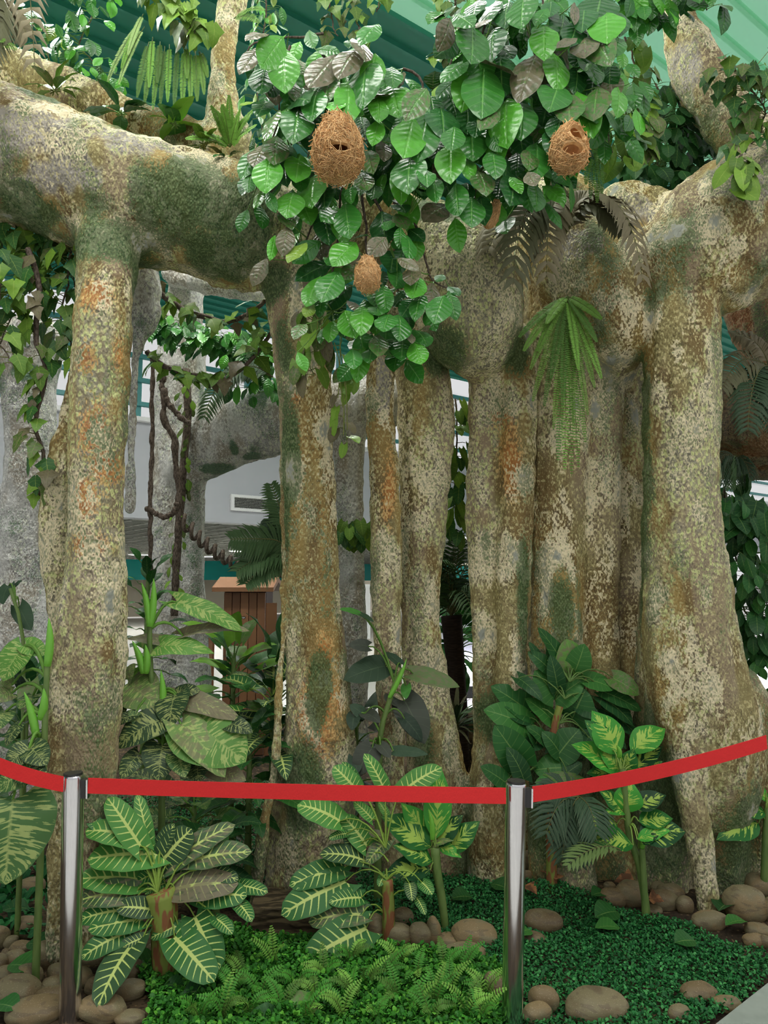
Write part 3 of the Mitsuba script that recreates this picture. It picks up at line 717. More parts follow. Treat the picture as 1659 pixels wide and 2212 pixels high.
def far_box(key, label, cat, px0, py0, px1, py1, D, depth, bsdf, emit=None):
    a, b = W(px0, py1, D), W(px1, py0, D)
    m = trimesh.creation.box((b[0] - a[0], depth, b[2] - a[2])); m.apply_translation([(a[0] + b[0]) / 2, D + depth / 2, (a[2] + b[2]) / 2])
    labels[key] = dict(label=label, category=cat)
    scene[key + '__panel' if emit else key] = mikit.ply(m, bsdf)
    if emit:
        scene[key + '__panel']['emitter'] = {'type': 'area', 'radiance': {'type': 'rgb', 'value': emit}}
        st = trimesh.creation.box((b[0] - a[0], depth, a[2] + .07)); st.apply_translation([(a[0] + b[0]) / 2, D + depth / 2, (a[2] - .075) / 2])
        scene[key + '__stand'] = mikit.ply(st, 'black_plastic')


far_box('light_box', 'glowing white sign box right of the dark palm stem in the slot', 'sign', 1002, 1428, 1028, 1482, 11.0, .2, 'white_paint', [3.0, 2.8, 3.6])
far_box('light_box_002', 'glowing white sign box left of the dark palm stem in the slot', 'sign', 940, 1440, 964, 1492, 11.0, .2, 'white_paint', [2.4, 2.2, 3.0])
far_box('light_box_001', 'glowing white sign box low behind the right pillar', 'sign', 1560, 1432, 1720, 1500, 11.0, .2, 'white_paint', [2.4, 2.4, 2.5])
far_box('counter', 'white counter with a red edge behind the palm stem', 'counter', 935, 1345, 1040, 1495, 11.2, .5, 'grey_wall')
far_box('display_panel', 'white display panel behind the dark hanging roots', 'panel', 735, 1262, 800, 1380, 13.5, .1, 'white_paint')
for px, py, nm in ((300, 440, 'left'), (470, 470, 'middle'), (820, 440, 'right')):
    c = W(px, py, 8.0); added_fill_lamp(c[0], c[1], c[2], 14, f'{nm} added fill light behind the tree, hidden by limb or leaves')  # hidden panels added to brighten the wall and trees at the back
# the wooden cupboard
D = 7.0
key = thing('cupboard', 'wooden cupboard with a small pitched roof and open doors behind the broad leaves', 'cupboard')
a, b = W(477, 1500, D), W(572, 1278, D); wd = b[0] - a[0]; zt = b[2]
M['timber_dark'] = principled(rgb(*S((64, 40, 28))), .6, .3)
mb = MB(); mb.box([a[0] + wd / 2, D + .3, zt / 2], [wd, .44, zt]); mb.put(part(key, 'body'), 'timber_dark', False)
for i in range(5):
    mb = MB(); x0 = a[0] + wd * i / 5
    mb.box([x0 + wd / 10, D + .06, zt * .5], [wd / 5 - .006, .03, zt - .02]); mb.uv[-1][:] = [i * .21 + .05, .5]
    mb.put(part(key, 'plank'), 'timber', False)
for sx, x0 in ((-1, a[0] - .16), (1, b[0] + .06)):
    mb = MB(); ang = .5 * sx
    R = np.array([[math.cos(ang), -math.sin(ang), 0], [math.sin(ang), math.cos(ang), 0], [0, 0, 1]])
    mb.box([x0, D + .02, zt * .47], [.2 if sx < 0 else .1, .03, zt * .92], R); mb.uv[-1][:] = [.33 * sx + .5, .5]
    mb.put(part(key, 'door'), 'timber', False)
mb = MB()
m = trimesh.creation.extrude_polygon(__import__('shapely').Polygon([(-.34, -.02), (-.34, .02), (0, .12), (.34, .02), (.34, -.02), (0, .07)]), wd + .18)
v = m.vertices; v = np.stack([v[:, 2] + a[0] - .09, v[:, 0] + D + .28, v[:, 1] + zt + .02], 1)
mb.add(v, m.faces); mb.uv[-1][:] = [.78, .5]; mb.put(part(key, 'roof'), 'timber', False)
c = W(524, 1334, D); mb = MB(); mb.tube([c, c + [0, -.03, 0], c + [.03, -.05, 0]], .012, 6); mb.put(part(key, 'handle'), 'steel')

# the vent in the grey wall
key = 'wall_back__vent'
d = W(498, 1065, 1) - EYE
def on_wall(px, py):
    d = W(px, py, 1.0) - EYE
    t = ((O - EYE) @ E2) / (d @ E2)
    return EYE + d * t
p0, p1 = on_wall(497, 1068), on_wall(640, 1122)
s0, s1, z0, z1 = (p0 - O) @ E1, (p1 - O) @ E1, on_wall(500, 1103)[2], on_wall(500, 1068)[2]
for n_, (A0, A1, B0, B1) in {'f1': (s0, s1, z0, z0 + .05), 'f2': (s0, s1, z1 - .05, z1), 'f3': (s0, s0 + .06, z0, z1), 'f4': (s1 - .06, s1, z0, z1)}.items():
    m = MB(); m.add(*wall_box(A0, A1, -.06, 0, B0, B1, O)); m.put(part('wall_back', 'vent_frame'), 'white_paint', False)
m = MB(); m.add(*wall_box(s0, s1, -.01, 0, z0, z1, O)); m.put(part('wall_back', 'vent_back'), 'black_plastic', False)
for i in range(7):
    z = z0 + .05 + (z1 - z0 - .1) * (i + .5) / 7
    m = MB(); m.add(*wall_box(s0 + .06, s1 - .06, -.045, -.03, z - .005, z + .005, O)); m.put(part('wall_back', 'vent_slat'), 'ceiling_tile', False)

# ------------------------------------------------------------------ stanchions and belts
def post(px_top, py_top, px_bot, py_bot, label):
    b = G(px_bot, py_bot, 0); D = b[1]; t = W(px_top, py_top, D)
    key = thing('stanchion_post', label, 'barrier post', 'polished barrier posts')
    r = 21 * D / F * 1.02; ax = unit(t - b)
    L = np.linalg.norm(t - b)
    prof2 = [(0.0, -.06), (r, -.06), (r, L - .012), (r * .97, L - .004), (r * .9, L), (0, L)]
    m = trimesh.creation.revolve(np.array(prof2), sections=48)
    z = ax; x = unit(np.cross([0, 1, 0], z)); y = np.cross(z, x); R = np.stack([x, y, z], 1)
    P = lambda q: b + np.asarray(q, float) @ R.T
    scene[part(key, 'pole')] = mikit.ply((P(m.vertices), m.faces), 'steel', 25)
    m = trimesh.creation.cylinder(r * .88, .012, sections=40); m.apply_translation([0, 0, L + .003])
    scene[part(key, 'cap')] = mikit.ply((P(m.vertices), m.faces), 'black_plastic', 25)
    for q, (w2, h2) in enumerate([(.016, .062)]):
        m = trimesh.creation.box((.022, .03, .066)); m.apply_translation([r + .008, 0, L - .05])
        scene[part(key, 'belt_clip')] = mikit.ply((P(m.vertices), m.faces), 'black_plastic')
        m = trimesh.creation.box((.006, .02, .068)); m.apply_translation([r + .019, -.006, L - .05])
        scene[part(key, 'clip_edge')] = mikit.ply((P(m.vertices), m.faces), 'steel')
    m = trimesh.creation.cylinder(r * 1.6, .02, sections=40); m.apply_translation([0, 0, -.02])
    scene[part(key, 'base_plate')] = mikit.ply((P(m.vertices), m.faces), 'steel', 25)
    return key, b, t, r


_, b1, t1, r1 = post(158, 1674, 151, 2206, 'polished steel barrier post with black cap standing on the pebbles, left of the two')
_, b2, t2, r2 = post(1115, 1691, 1106, 2226, 'polished steel barrier post between the bright fern mat and the dark green lawn')


post(1692, 1586, 1690, 2100, 'steel barrier post just outside the right edge of the picture')
post(-92, 1606, -92, 2310, 'steel barrier post just outside the left edge of the picture')


def belt(label, P0, P1, h0, h1, sag):
    key = thing('barrier_belt', label, 'belt', 'red barrier belts')
    n = 28; t = np.linspace(0, 1, n)[:, None]
    c = P0 + (P1 - P0) * t - np.array([0, 0, 1]) * 4 * t * (1 - t) * sag
    h = h0 + (h1 - h0) * t
    tan = unit(P1 - P0); nn = unit(np.cross(tan, [0, 0, 1])) * .0012
    up = np.array([0, 0, 1]) + nn * 40 * np.sin(t * 5)
    v = np.stack([c - up * h / 2 - nn, c + up * h / 2 - nn, c + up * h / 2 + nn, c - up * h / 2 + nn], 1).reshape(-1, 3)
    f = []
    for i in range(n - 1):
        for j in range(4):
            a_, b_ = 4 * i + j, 4 * i + (j + 1) % 4
            f += [[a_, b_, b_ + 4], [a_, b_ + 4, a_ + 4]]
    f += [[0, 2, 1], [0, 3, 2], [4 * n - 4, 4 * n - 3, 4 * n - 2], [4 * n - 4, 4 * n - 2, 4 * n - 1]]
    scene[key] = mikit.ply((v, f), 'webbing', False)


D1, D2 = t1[1], t2[1]
hh = 31.5 * D1 / F
belt('red webbing belt stretched between the two steel posts', W(190, 1697, D1 - .035), W(1093, 1719, D2 - .036), hh, hh, .004)
belt('red webbing belt running off to the left edge from the first post', W(137, 1694, D1 - .036), W(-60, 1628, D1 - .25), hh, hh, .012)
belt('red webbing belt rising from the second post to the right edge', W(1150, 1716, D2), W(1656, 1603, D2 + .35), hh, hh, .02)

# ------------------------------------------------------------------ hanging glossy-leaved branches
CA, CA2, CB = (400, 0, .2532), (560, 380, .3014), (840, 0, .3014)
FA = """820,330,650,575,0,1.15 700,300,520,350,3 640,410,470,630,3,.7 840,440,850,785,0,1 690,570,650,800,2,1.1 960,520,1010,640,4 1270,490,1060,740,3,1 1470,440,1310,670,3,1 1240,680,1210,880,4,1.2
1390,720,1370,1060,0,.75 1560,540,1520,920,1,1 1620,480,1580,770,0,1 1450,350,1540,520,3 1640,220,1500,380,1 1060,270,1090,410,1 800,960,690,1190,4,1 880,930,880,1110,0 960,960,920,1220,1,1.1 1130,780,1080,1030,1
1290,860,1280,950,0 700,1240,590,1420,3,1 610,1280,480,1520,1,.8 720,1360,690,1640,0,1.2 975,1330,940,1550,0,1 850,1430,870,1590,2 1590,840,1580,1030,1 1640,850,1650,1040,0 1650,1040,1600,1240,0 980,1430,990,1630,1 1500,1010,1540,1200,2
620,470,560,700,2 760,620,720,820,2 1000,760,960,930,2 1020,900,1000,1150,2 1080,1080,1060,1300,2 880,1250,860,1440,2 780,1180,760,1400,4 1160,1480,1120,1650,2 560,1500,540,1640,1 1560,1300,1600,1480,4 1500,1480,1560,1620,4 700,880,620,1000,2 900,700,930,860,4"""
FA2 = """545,230,600,500,0,1 620,210,650,440,1,1.1 460,260,500,490,2,.9 680,490,530,645,0,1.2 510,620,265,750,2,1 430,735,340,930,0,1.1 560,700,450,900,1,1.1 650,800,460,960,2,1.2 330,490,210,620,5,1 205,375,170,570,3,1 110,440,75,600,0,.7 250,450,220,570,2
700,640,610,740,4,1.2 590,910,525,1040,2,1.2 640,900,720,990,3 620,980,690,1160,0,1.1 740,950,730,1140,0,.9 870,980,840,1130,0,1.1 930,1000,890,1115,1,1.1 830,800,840,940,1,.9 890,800,910,985,1,.9 1000,1010,1000,1180,1,1.2 990,670,975,800,1,1.3
1000,600,1140,680,3,.7 880,690,890,800,2 960,550,940,690,2,1.2 880,270,910,485,2,1.3 900,450,790,570,3,1.2 930,490,820,560,3,.8 1080,390,1180,470,2 1125,440,1130,605,0,.9 1060,440,1065,600,1,.9 1100,660,1090,780,3 1145,740,1095,875,0 1170,860,1120,1040,1,.7
1240,780,1230,965,3,1.1 1320,870,1255,1055,1,1 1360,840,1410,1030,1,.9 1360,800,1430,860,2 1110,1110,1200,1220,1,1.2 1080,1130,1090,1200,3 1030,1170,1020,1320,1,1.2 1110,1200,1160,1345,0,1.1 745,1250,700,1475,0,.9 670,1250,680,1380,1 810,1240,790,1340,1,1.1
800,1140,780,1255,1 900,1180,930,1230,2 330,1070,250,1170,4,1 530,1050,500,1190,0 850,930,850,1000,1,1.2 980,210,1045,265,2,1.2 985,280,1050,380,4,1 400,10,375,225,0,1.2 250,130,200,300,0,1.1 60,120,120,260,1,.7 160,260,230,380,4 480,60,470,240,2 660,90,660,200,1,.6
1050,820,960,930,2 1110,880,1020,1010,2 1060,1000,1080,1110,2 560,560,500,640,1 760,900,800,1090,1,.8 690,1180,700,1280,2 860,1150,850,1290,4 960,1200,960,1290,2 460,860,430,1010,1 380,930,330,1010,5 800,660,850,780,2 1010,380,1000,520,1,.9"""
FB = """430,150,350,360,3,1 600,190,590,450,1,1.25 760,215,740,435,2,1.1 730,140,620,200,3,1 560,440,380,590,1,1.1 590,490,520,795,0,1.05 680,495,665,840,1,1 800,425,810,705,2,1.1 850,735,850,1055,0,1 950,755,945,1000,1,1 770,770,660,930,4,.8 740,900,800,1085,1
1045,420,930,730,3,.9 1090,415,1010,585,3,1.2 1180,400,1200,650,0,1.15 1110,205,1110,430,0,1.1 1210,630,1150,800,1,1.2 1295,690,1290,880,4,1.1 1360,680,1460,980,0,.9 1130,760,1100,900,2,1.3 970,-20,950,200,1,1.2 1130,70,1050,185,1 1330,30,1330,175,3,.4 1520,-20,1480,150,2,1.6
1560,110,1560,310,0,1.3 1455,265,1590,465,4,.9 1340,280,1210,345,3,.8 1400,270,1410,410,3,1.1 170,860,110,1125,0,1 270,850,205,1155,1,1 260,650,120,860,4,1 370,790,390,990,2,1.2 470,920,450,1075,1,1 590,930,600,1150,1,1.2 440,1050,440,1310,0,1 360,1010,340,1175,1
80,1180,85,1460,0,.8 160,1140,140,1385,1,1.1 560,1130,580,1290,0,.8 740,1100,765,1280,1,1 640,870,620,985,2 1080,930,990,1060,4,.8 1060,1040,1060,1275,1,.9 1040,1320,1055,1510,1,1.2 590,1430,590,1625,1,1.15 660,1420,690,1610,2 480,1330,500,1540,1,1.1 900,1270,870,1470,2,1.1
330,1280,340,1450,1,.8 1000,1240,1050,1330,3 20,630,70,840,0,1.2 20,490,30,630,1 1640,640,1630,840,0,.9 1590,550,1610,710,3 1420,440,1330,650,1,.5 700,560,760,760,2 880,560,850,740,2 920,880,960,1110,2 560,760,560,960,2 420,640,480,820,2 300,700,330,880,2 1060,560,1100,760,2
1240,820,1200,1000,2 1340,500,1330,680,2 1480,500,1450,690,2 1500,640,1470,860,4 1240,120,1200,310,2 1350,160,1300,330,2 860,30,830,200,2 760,20,700,170,2 640,10,600,130,2 560,120,540,220,0 480,110,600,190,1 1160,20,1150,120,2 1400,60,1380,230,2 1640,280,1600,420,1 1640,100,1650,260,2
240,1020,260,1220,2 520,1080,540,1200,2 690,1010,660,1160,2 820,1120,830,1280,2 930,1100,920,1260,2 640,1240,700,1400,4 800,1290,780,1420,2 1180,950,1150,1120,2 420,1240,440,1420,2 560,1320,560,1440,2 250,1230,270,1340,1 1010,1080,1000,1220,4"""
BR = [  # crop, stem line, label
    (CA, '1180,280 900,300 640,330 560,560', 'uppermost glossy leafy spray above the large nest, beside the bare upright branch'),
    (CA, '1500,250 1580,430 1620,800 1640,1100', 'glossy leafy spray hanging just right of the large nest'),
    (CA, '900,400 830,700 830,950 730,1300 700,1500', 'glossy leafy spray hanging down left of the large nest'),
    (CA, '1180,420 1240,600 1120,800 980,1200 900,1500', 'glossy leafy spray with dusty leaves directly behind the large nest'),
    (CA2, '400,-60 420,200 380,420 300,600 400,800', 'glossy leafy spray under the large nest hanging along the second pillar'),
    (CA2, '600,60 600,300 620,520 560,700 600,950', 'glossy leafy spray left of the small round nest'),
    (CA2, '720,100 760,400 760,800 780,1000 770,1250', 'glossy leafy spray behind and below the small round nest'),
    (CA2, '800,120 900,350 980,600 1000,900 1060,1150', 'glossy leafy spray right of the small round nest'),
    (CA2, '950,200 1100,420 1200,760 1330,840', 'glossy leaves reaching right over the bulging limb'),
    (CB, '600,100 560,200 480,460 500,600', 'glossy leafy spray in front of the dark green roof, left end of the right cluster'),
    (CB, '100,500 240,660 200,850 140,1140', 'glossy leafy spray in the middle between the large nest and the nest with two holes'),
    (CB, '720,160 700,400 760,700 860,740', 'glossy leafy spray with the broadest bright leaves in the middle of the right cluster'),
    (CB, '500,640 480,900 500,1050 400,1000', 'glossy leafy spray below the bright broad leaves, over the moss-topped limb'),
    (CB, '1000,200 1080,400 1200,600 1330,680', 'glossy leafy spray above the nest with two holes'),
    (CB, '1500,-60 1450,250 1480,450 1560,600', 'glossy leafy spray with a large grey-green leaf at the top of the picture'),
    (CB, '1000,-120 1100,40 1150,200', 'glossy leaves hanging from the top edge above the pale branch stub'),
    (CB, '700,900 740,1100 640,1300 600,1450', 'glossy leafy spray hanging over the thin nest, lowest of the right cluster'),
    (CB, '900,900 980,1000 1040,1250 950,1280', 'glossy leafy spray hanging left of the nest with two holes'),
]
nodes, sprays = [], []
for crop, line, lab in BR:
    k = thing('leafy_spray', lab, 'leafy branch', 'glossy hanging leaf sprays')
    p = smooth_path(wp(line, 3.28, crop), 14) + np.cumsum(rng.normal(0, .006, (14, 3)), 0)
    mb = MB(); mb.tube(p, np.linspace(.007, .003, 14), 6); mb.put(part(k, 'stem'), 'vine_bark')
    sprays.append(k); nodes.append(p)
allnodes = np.vstack(nodes); owner = np.repeat(np.arange(len(nodes)), 14)
for crop, text in ((CA, FA), (CA2, FA2), (CB, FB)):
    for w in text.split():
        a = [float(q) for q in w.split(',')]
        cd = int(a[4]) if len(a) > 4 else rng.choice([0, 1, 2])
        D = 3.1 + rng.normal(0, .05) + (.12 if cd == 2 else 0)
        ex, ey = a[2] - a[0], a[3] - a[1]; a[0] -= .09 * ex; a[1] -= .09 * ey; a[2] += .05 * ex; a[3] += .05 * ey
        B, Tp = W(crop[0] + crop[2] * a[0], crop[1] + crop[2] * a[1], D + .03), W(crop[0] + crop[2] * a[2], crop[1] + crop[2] * a[3], D - rng.uniform(.0, .1))
        j = np.argmin(np.linalg.norm(allnodes - B, axis=1))
        nr = unit([rng.normal(0, .3), -.9, rng.uniform(.1, .55)])
        m = leaf('ficus', B, Tp, nr, cd, (a[5] if len(a) > 5 else .95) * .95, rng.uniform(.02, .1), rng.uniform(-.16, .06), stalk(allnodes[j], B, -.01), .0028)
        put_leaf(sprays[owner[j]], 'leaf_ficus', m)
        if rng.uniform() < .75:     # another leaf of the same spray further in
            o = np.array([rng.normal(0, .05), rng.uniform(.07, .16), rng.normal(0, .05)]); L = np.linalg.norm(Tp - B)
            d = unit(unit(Tp - B) + rng.normal(0, .35, 3))
            m = leaf('ficus', B + o, B + o + d * L * rng.uniform(.8, 1.05), unit([rng.normal(0, .4), -.8, .4]), int(rng.choice([0, 1, 1, 2, 3])), rng.uniform(.85, 1.08), .06, rng.uniform(-.1, .1), stalk(allnodes[j], B + o, -.01), .0028)
            put_leaf(sprays[owner[j]], 'leaf_ficus', m)


def spray(key, line, n, size, bsdf, kind, codes, D=None, crop=(0, 0, 1), stem_r=(.006, .003), spread=.06, down=.8, small=True, stem='vine_bark', wr=(.85, 1.1), face=.8, jitter=.01, p=None):
    """Leaves all along a stem line."""
    p = smooth_path(wp(line, D, crop) if isinstance(line, str) else line, 24)
    p = p + np.cumsum(rng.normal(0, jitter * .4, p.shape), 0)
    mb = MB(); mb.tube(p, np.linspace(stem_r[0], stem_r[1], 24), 6); mb.put(part(key, 'stem'), stem)
    for i in range(n):
        q = (i + rng.uniform(0, 1)) / n * 23; j = int(min(22, q)); c = p[j] + (p[j + 1] - p[j]) * (q - j)
        az = rng.uniform(0, 2 * np.pi); off = np.array([math.cos(az), -abs(math.sin(az)) * .9 + .25, rng.uniform(-.4, .35)])
        B = c + unit(off) * spread * rng.uniform(.4, 1.1)
        d = unit(unit(off) * (1 - down) + np.array([0, 0, -down]) + rng.normal(0, .22, 3))
        L = size * rng.uniform(.7, 1.2)
        nr = unit([off[0] * .5 + rng.normal(0, .3), -face, rng.uniform(.1, .8)])
        put_leaf(key, bsdf, leaf(kind, B, B + d * L, nr, int(rng.choice(codes)), rng.uniform(*wr), rng.uniform(.02, .12), rng.uniform(-.12, .14), stalk(c, B, .006, 3), .002, small))
    return key


# the darker leafy growth around and behind (each hanging stem is one plant)
ivy = [0, 0, 1, 1, 2, 3, 4]
def vine(label, line, n, D, size=.105, codes=ivy, bsdf='leaf_ivy', kind='ivy', group='leafy vines hanging in the tree', **kw):
    return spray(thing('leafy_vine', label, 'vine', group), line, int(n * 1.35), size, bsdf, kind, codes, D, **kw)


vine('yellow-green ivy vine hanging in the gap left of the rust-stained pillar', '60,540 92,640 85,730 105,820 88,920 105,1010 92,1080', 34, 3.6, stem_r=(.016, .008))
vine('dense dark ivy curtain under the left end of the big limb', '-20,480 20,540 60,600 40,680 10,740', 42, 3.75, codes=[1, 2, 1, 5, 0], spread=.13)
vine('ivy vine at the far left edge under the limb', '-30,520 10,600 0,700 30,780', 28, 3.5, codes=[0, 1, 1, 2], spread=.1)
vine('ivy hanging against the left side of the rust-stained pillar', '150,520 140,600 120,680 150,750 150,790', 40, 3.7, codes=[1, 1, 2, 0, 4, 5], spread=.12)
vine('dark ivy growing close under the limb left of the rust-stained pillar', '0,500 60,520 130,560 150,620', 40, 3.8, codes=[2, 5, 1, 0, 4], spread=.12)
vine('ivy garland drooping below the limb between the two front pillars', '330,610 372,655 430,690 490,700 550,680 592,640', 26, 4.3, stem_r=(.02, .012), down=.6)
vine('ivy garland looped lower between the two front pillars', '318,760 350,790 420,812 480,815 540,770 592,690', 34, 4.2, stem_r=(.016, .01), down=.6)
vine('dark glossy branch behind the ivy garlands between the front pillars', '360,680 420,730 500,740 570,770', 100, 4.9, .13, [0, 1, 1, 2], 'leaf_ficus', 'ficus', spread=.16, down=.65)
vine('dark glossy branch right end of the gap between the front pillars', '520,740 550,800 560,850', 30, 4.8, .13, [0, 1, 1, 2], 'leaf_ficus', 'ficus', spread=.16)
vine('small-leaved creeper climbing the whitish grey tree', '400,800 402,900 395,1000 390,1100 385,1200 383,1300', 34, 5.1, .07, [0, 0, 4, 1], kind='ficus', spread=.05, stem_r=(.03, .024))
vine('ivy strand hanging over the top of the second pillar', '690,600 680,700 672,760 684,800', 18, 3.55, .1, [0, 1, 3, 4], kind='heart', spread=.07, stem_r=(.003, .002), stem='green_stem')
vine('ivy strand with bright leaves dangling right of the second pillar', '735,690 738,800 742,880 752,950', 14, 3.6, .09, [0, 0, 3, 4], kind='heart', spread=.05, stem_r=(.003, .002), stem='green_stem')
vine('green leaves hanging at the top left corner before the teal roof', '190,-60 200,30 170,90 210,150 200,200', 46, 4.0, .11, [0, 1, 1, 2], 'leaf_ficus', 'ficus', spread=.13)
vine('pale green leaves hanging between the limb and the fern at the top left', '40,20 90,90 110,150 180,190', 36, 4.1, .11, [0, 1, 2, 5], 'leaf_ficus', 'ficus', spread=.12)
vine('ivy with lobed leaves around the bent branch at the top, left of the upright branch', '330,-40 380,20 420,60 450,80', 34, 3.7, .11, [0, 0, 1, 4], spread=.1, stem_r=(.022, .02))
vine('slender leaves trailing from the top edge right of the upright branch', '570,-60 575,30 570,110 560,200 580,330', 60, 3.8, .09, [1, 1, 2, 0, 5], 'leaf_ficus', 'ficus', spread=.08, wr=(.5, .8))
vine('thin ivy strand hanging before the dark roof from the top edge', '700,-60 715,20 725,70', 12, 3.5, .08, [0, 4, 2, 1], spread=.05)
vine('second thin ivy strand hanging before the dark roof', '755,-60 760,10 770,60 772,90', 12, 3.5, .08, [0, 4, 5, 1], spread=.05)
vine('third ivy strand at the top edge, nearest the right cluster', '830,-60 822,10 815,40', 10, 3.5, .08, [0, 4, 1], spread=.05)
vine('ivy growing at the left edge of the right leaf cluster under the roof', '985,-40 980,40 970,120 965,200', 36, 3.5, .09, [0, 0, 1, 4], spread=.08)
for i, (ln, lb) in enumerate([('900,240 880,330 870,400', 'behind the leaf clusters at the middle of the picture'), ('1010,40 1100,60 1200,40', 'at the top edge in the middle of the right cluster'), ('1240,60 1290,140 1300,260 1310,330', 'right of the nest with two holes'), ('1040,120 1080,250 1120,380', 'in the heart of the right cluster'),
                             ('640,140 680,240 660,380 690,440', 'behind the large nest'), ('760,120 830,220 880,340 900,400', 'right behind the large nest'), ('1150,240 1170,340 1120,430', 'left behind the nest with two holes')]):
    vine('inner glossy leaves ' + lb, ln, 46, 3.5, .15, [0, 1, 1, 2], 'leaf_ficus', 'ficus', spread=.17, group='inner leaf sprays')
vine('yellow-green heart leaves hanging in the dark gap right of the nest with two holes', '1350,80 1370,160 1375,220 1390,290 1370,330', 26, 3.8, .12, [0, 0, 1, 4], kind='heart', spread=.1)
vine('yellow-green heart leaves low in the dark gap above the brown mound', '1330,240 1345,300 1350,370', 18, 3.8, .13, [0, 0, 1], kind='heart', spread=.1)
vine('dark round leaves hanging in the gap left of the right upper branch', '1420,180 1440,240 1420,300 1430,380', 90, 4.4, .12, [1, 2, 1], 'leaf_plain', 'round', spread=.2)
vine('dark leaves deep in the gap right above the right limb', '1500,260 1500,330 1470,400', 110, 4.6, .12, [1, 2, 1], 'leaf_plain', 'ficus', spread=.24)
vine('leaves hanging from the top edge before the pale roof sheets', '1330,-60 1350,10 1400,40 1440,20', 40, 3.6, .15, [0, 1, 2, 1], 'leaf_ficus', 'ficus', spread=.13)
vine('dark leaves hanging from the top edge beside the right upper branch', '1500,-80 1520,-20 1530,0', 14, 3.5, .15, [1, 2], 'leaf_ficus', 'ficus', spread=.1)
vine('dense dark ivy on the right upper branch at the right edge', '1580,150 1620,190 1650,240 1620,290', 60, 3.7, .11, [1, 2, 0, 4, 5], spread=.16)
vine('ivy tuft with bright leaves on top of the right limb', '1600,330 1600,370 1590,410', 12, 3.6, .12, [0, 0, 1], kind='heart', spread=.06)
vine('dark ivy hanging behind the right pillar above the bare twig', '1560,1050 1580,1120 1620,1150 1650,1130', 44, 4.6, .14, [1, 2, 1, 0], 'leaf_plain', 'heart', spread=.18)
vine('ivy hanging along the twig at the right edge', '1570,1170 1600,1230 1640,1280 1650,1350', 60, 4.6, .13, [0, 1, 2, 1], 'leaf_plain', 'ficus', spread=.2)
vine('ivy mass low behind the right pillar beside the white sign box', '1600,1300 1620,1370 1640,1420', 54, 4.7, .13, [0, 1, 2, 1], 'leaf_plain', 'ficus', spread=.2)
vine('leaves hanging in the slot between the fluted stems', '985,860 990,960 985,1060 990,1160', 30, 4.6, .12, [0, 1, 1, 2], kind='heart', spread=.07)
vine('dark ivy wound round the twin hanging roots', '735,1130 760,1150 790,1130', 22, 4.9, .12, [1, 2, 0], kind='heart', spread=.08)

for i, (x0, y0, x1, y1) in enumerate(((690, 640, 684, 740), (700, 650, 694, 745), (708, 640, 712, 730), (735, 690, 740, 880), (742, 800, 750, 930), (748, 790, 742, 940), (722, 740, 730, 860))):
    k = thing('aerial_string', f'thin yellow-green string hanging from ivy beside the second pillar, {("first second third fourth fifth sixth seventh").split()[i]} from the top left', 'string', 'thin hanging strings')
    a_, b_ = W(x0, y0, 3.5), W(x1, y1, 3.5); mb = MB(); mb.tube(smooth_path([a_, (a_ + b_) / 2 + rng.normal(0, .012, 3), b_], 12), .0022, 4, uv=[.5, -.5]); mb.put(k, 'leaf_ivy')
# bare woody vines
def cord(label, line, D, r, sides=8, wob=.01):
    k = thing('woody_vine', label, 'vine')
    p = smooth_path(wp(line, D), 60); p = p + np.cumsum(rng.normal(0, wob * .25, p.shape), 0)
    mb = MB(); mb.tube(p, r * (1 + .18 * np.sin(np.arange(60) * .9) + rng.normal(0, .05, 60)), sides); mb.put(k, 'vine_bark')
    return k


cord('straight thin bare vine hanging left of the whitish grey tree', '328,760 328,900 326,1010 322,1100 318,1180 322,1230', 4.6, .014)
cord('bare vine curving down in front of the whitish grey tree', '346,800 352,860 380,905 410,920', 4.6, .018)
cord('bare vine running from the loop down the whitish grey tree', '352,840 350,900 372,960 376,1080 378,1200 374,1320', 4.6, .02)
cord('short bare vine looped across the whitish grey tree', '318,1100 335,1105 360,1112 384,1104 392,1090', 4.55, .016)
n = 150; t = np.linspace(0, 1, n)
c0, c1 = W(392, 1120, 4.6), W(612, 1240, 4.5)
p = c0 + (c1 - c0) * t[:, None] - np.array([0, 0, 1]) * (.18 * 4 * t * (1 - t))[:, None] * .55
ph = t * 2 * np.pi * 13
rad = .035 * np.clip(1.25 - t, .1, 1)
p = p + np.stack([rad * .3 * np.sin(ph), rad * np.cos(ph), rad * np.sin(ph)], 1)
k = thing('woody_vine', 'corkscrew twisted bare vine stretched to the second pillar', 'vine')
mb = MB(); mb.tube(p, .013, 7); mb.put(k, 'vine_bark')

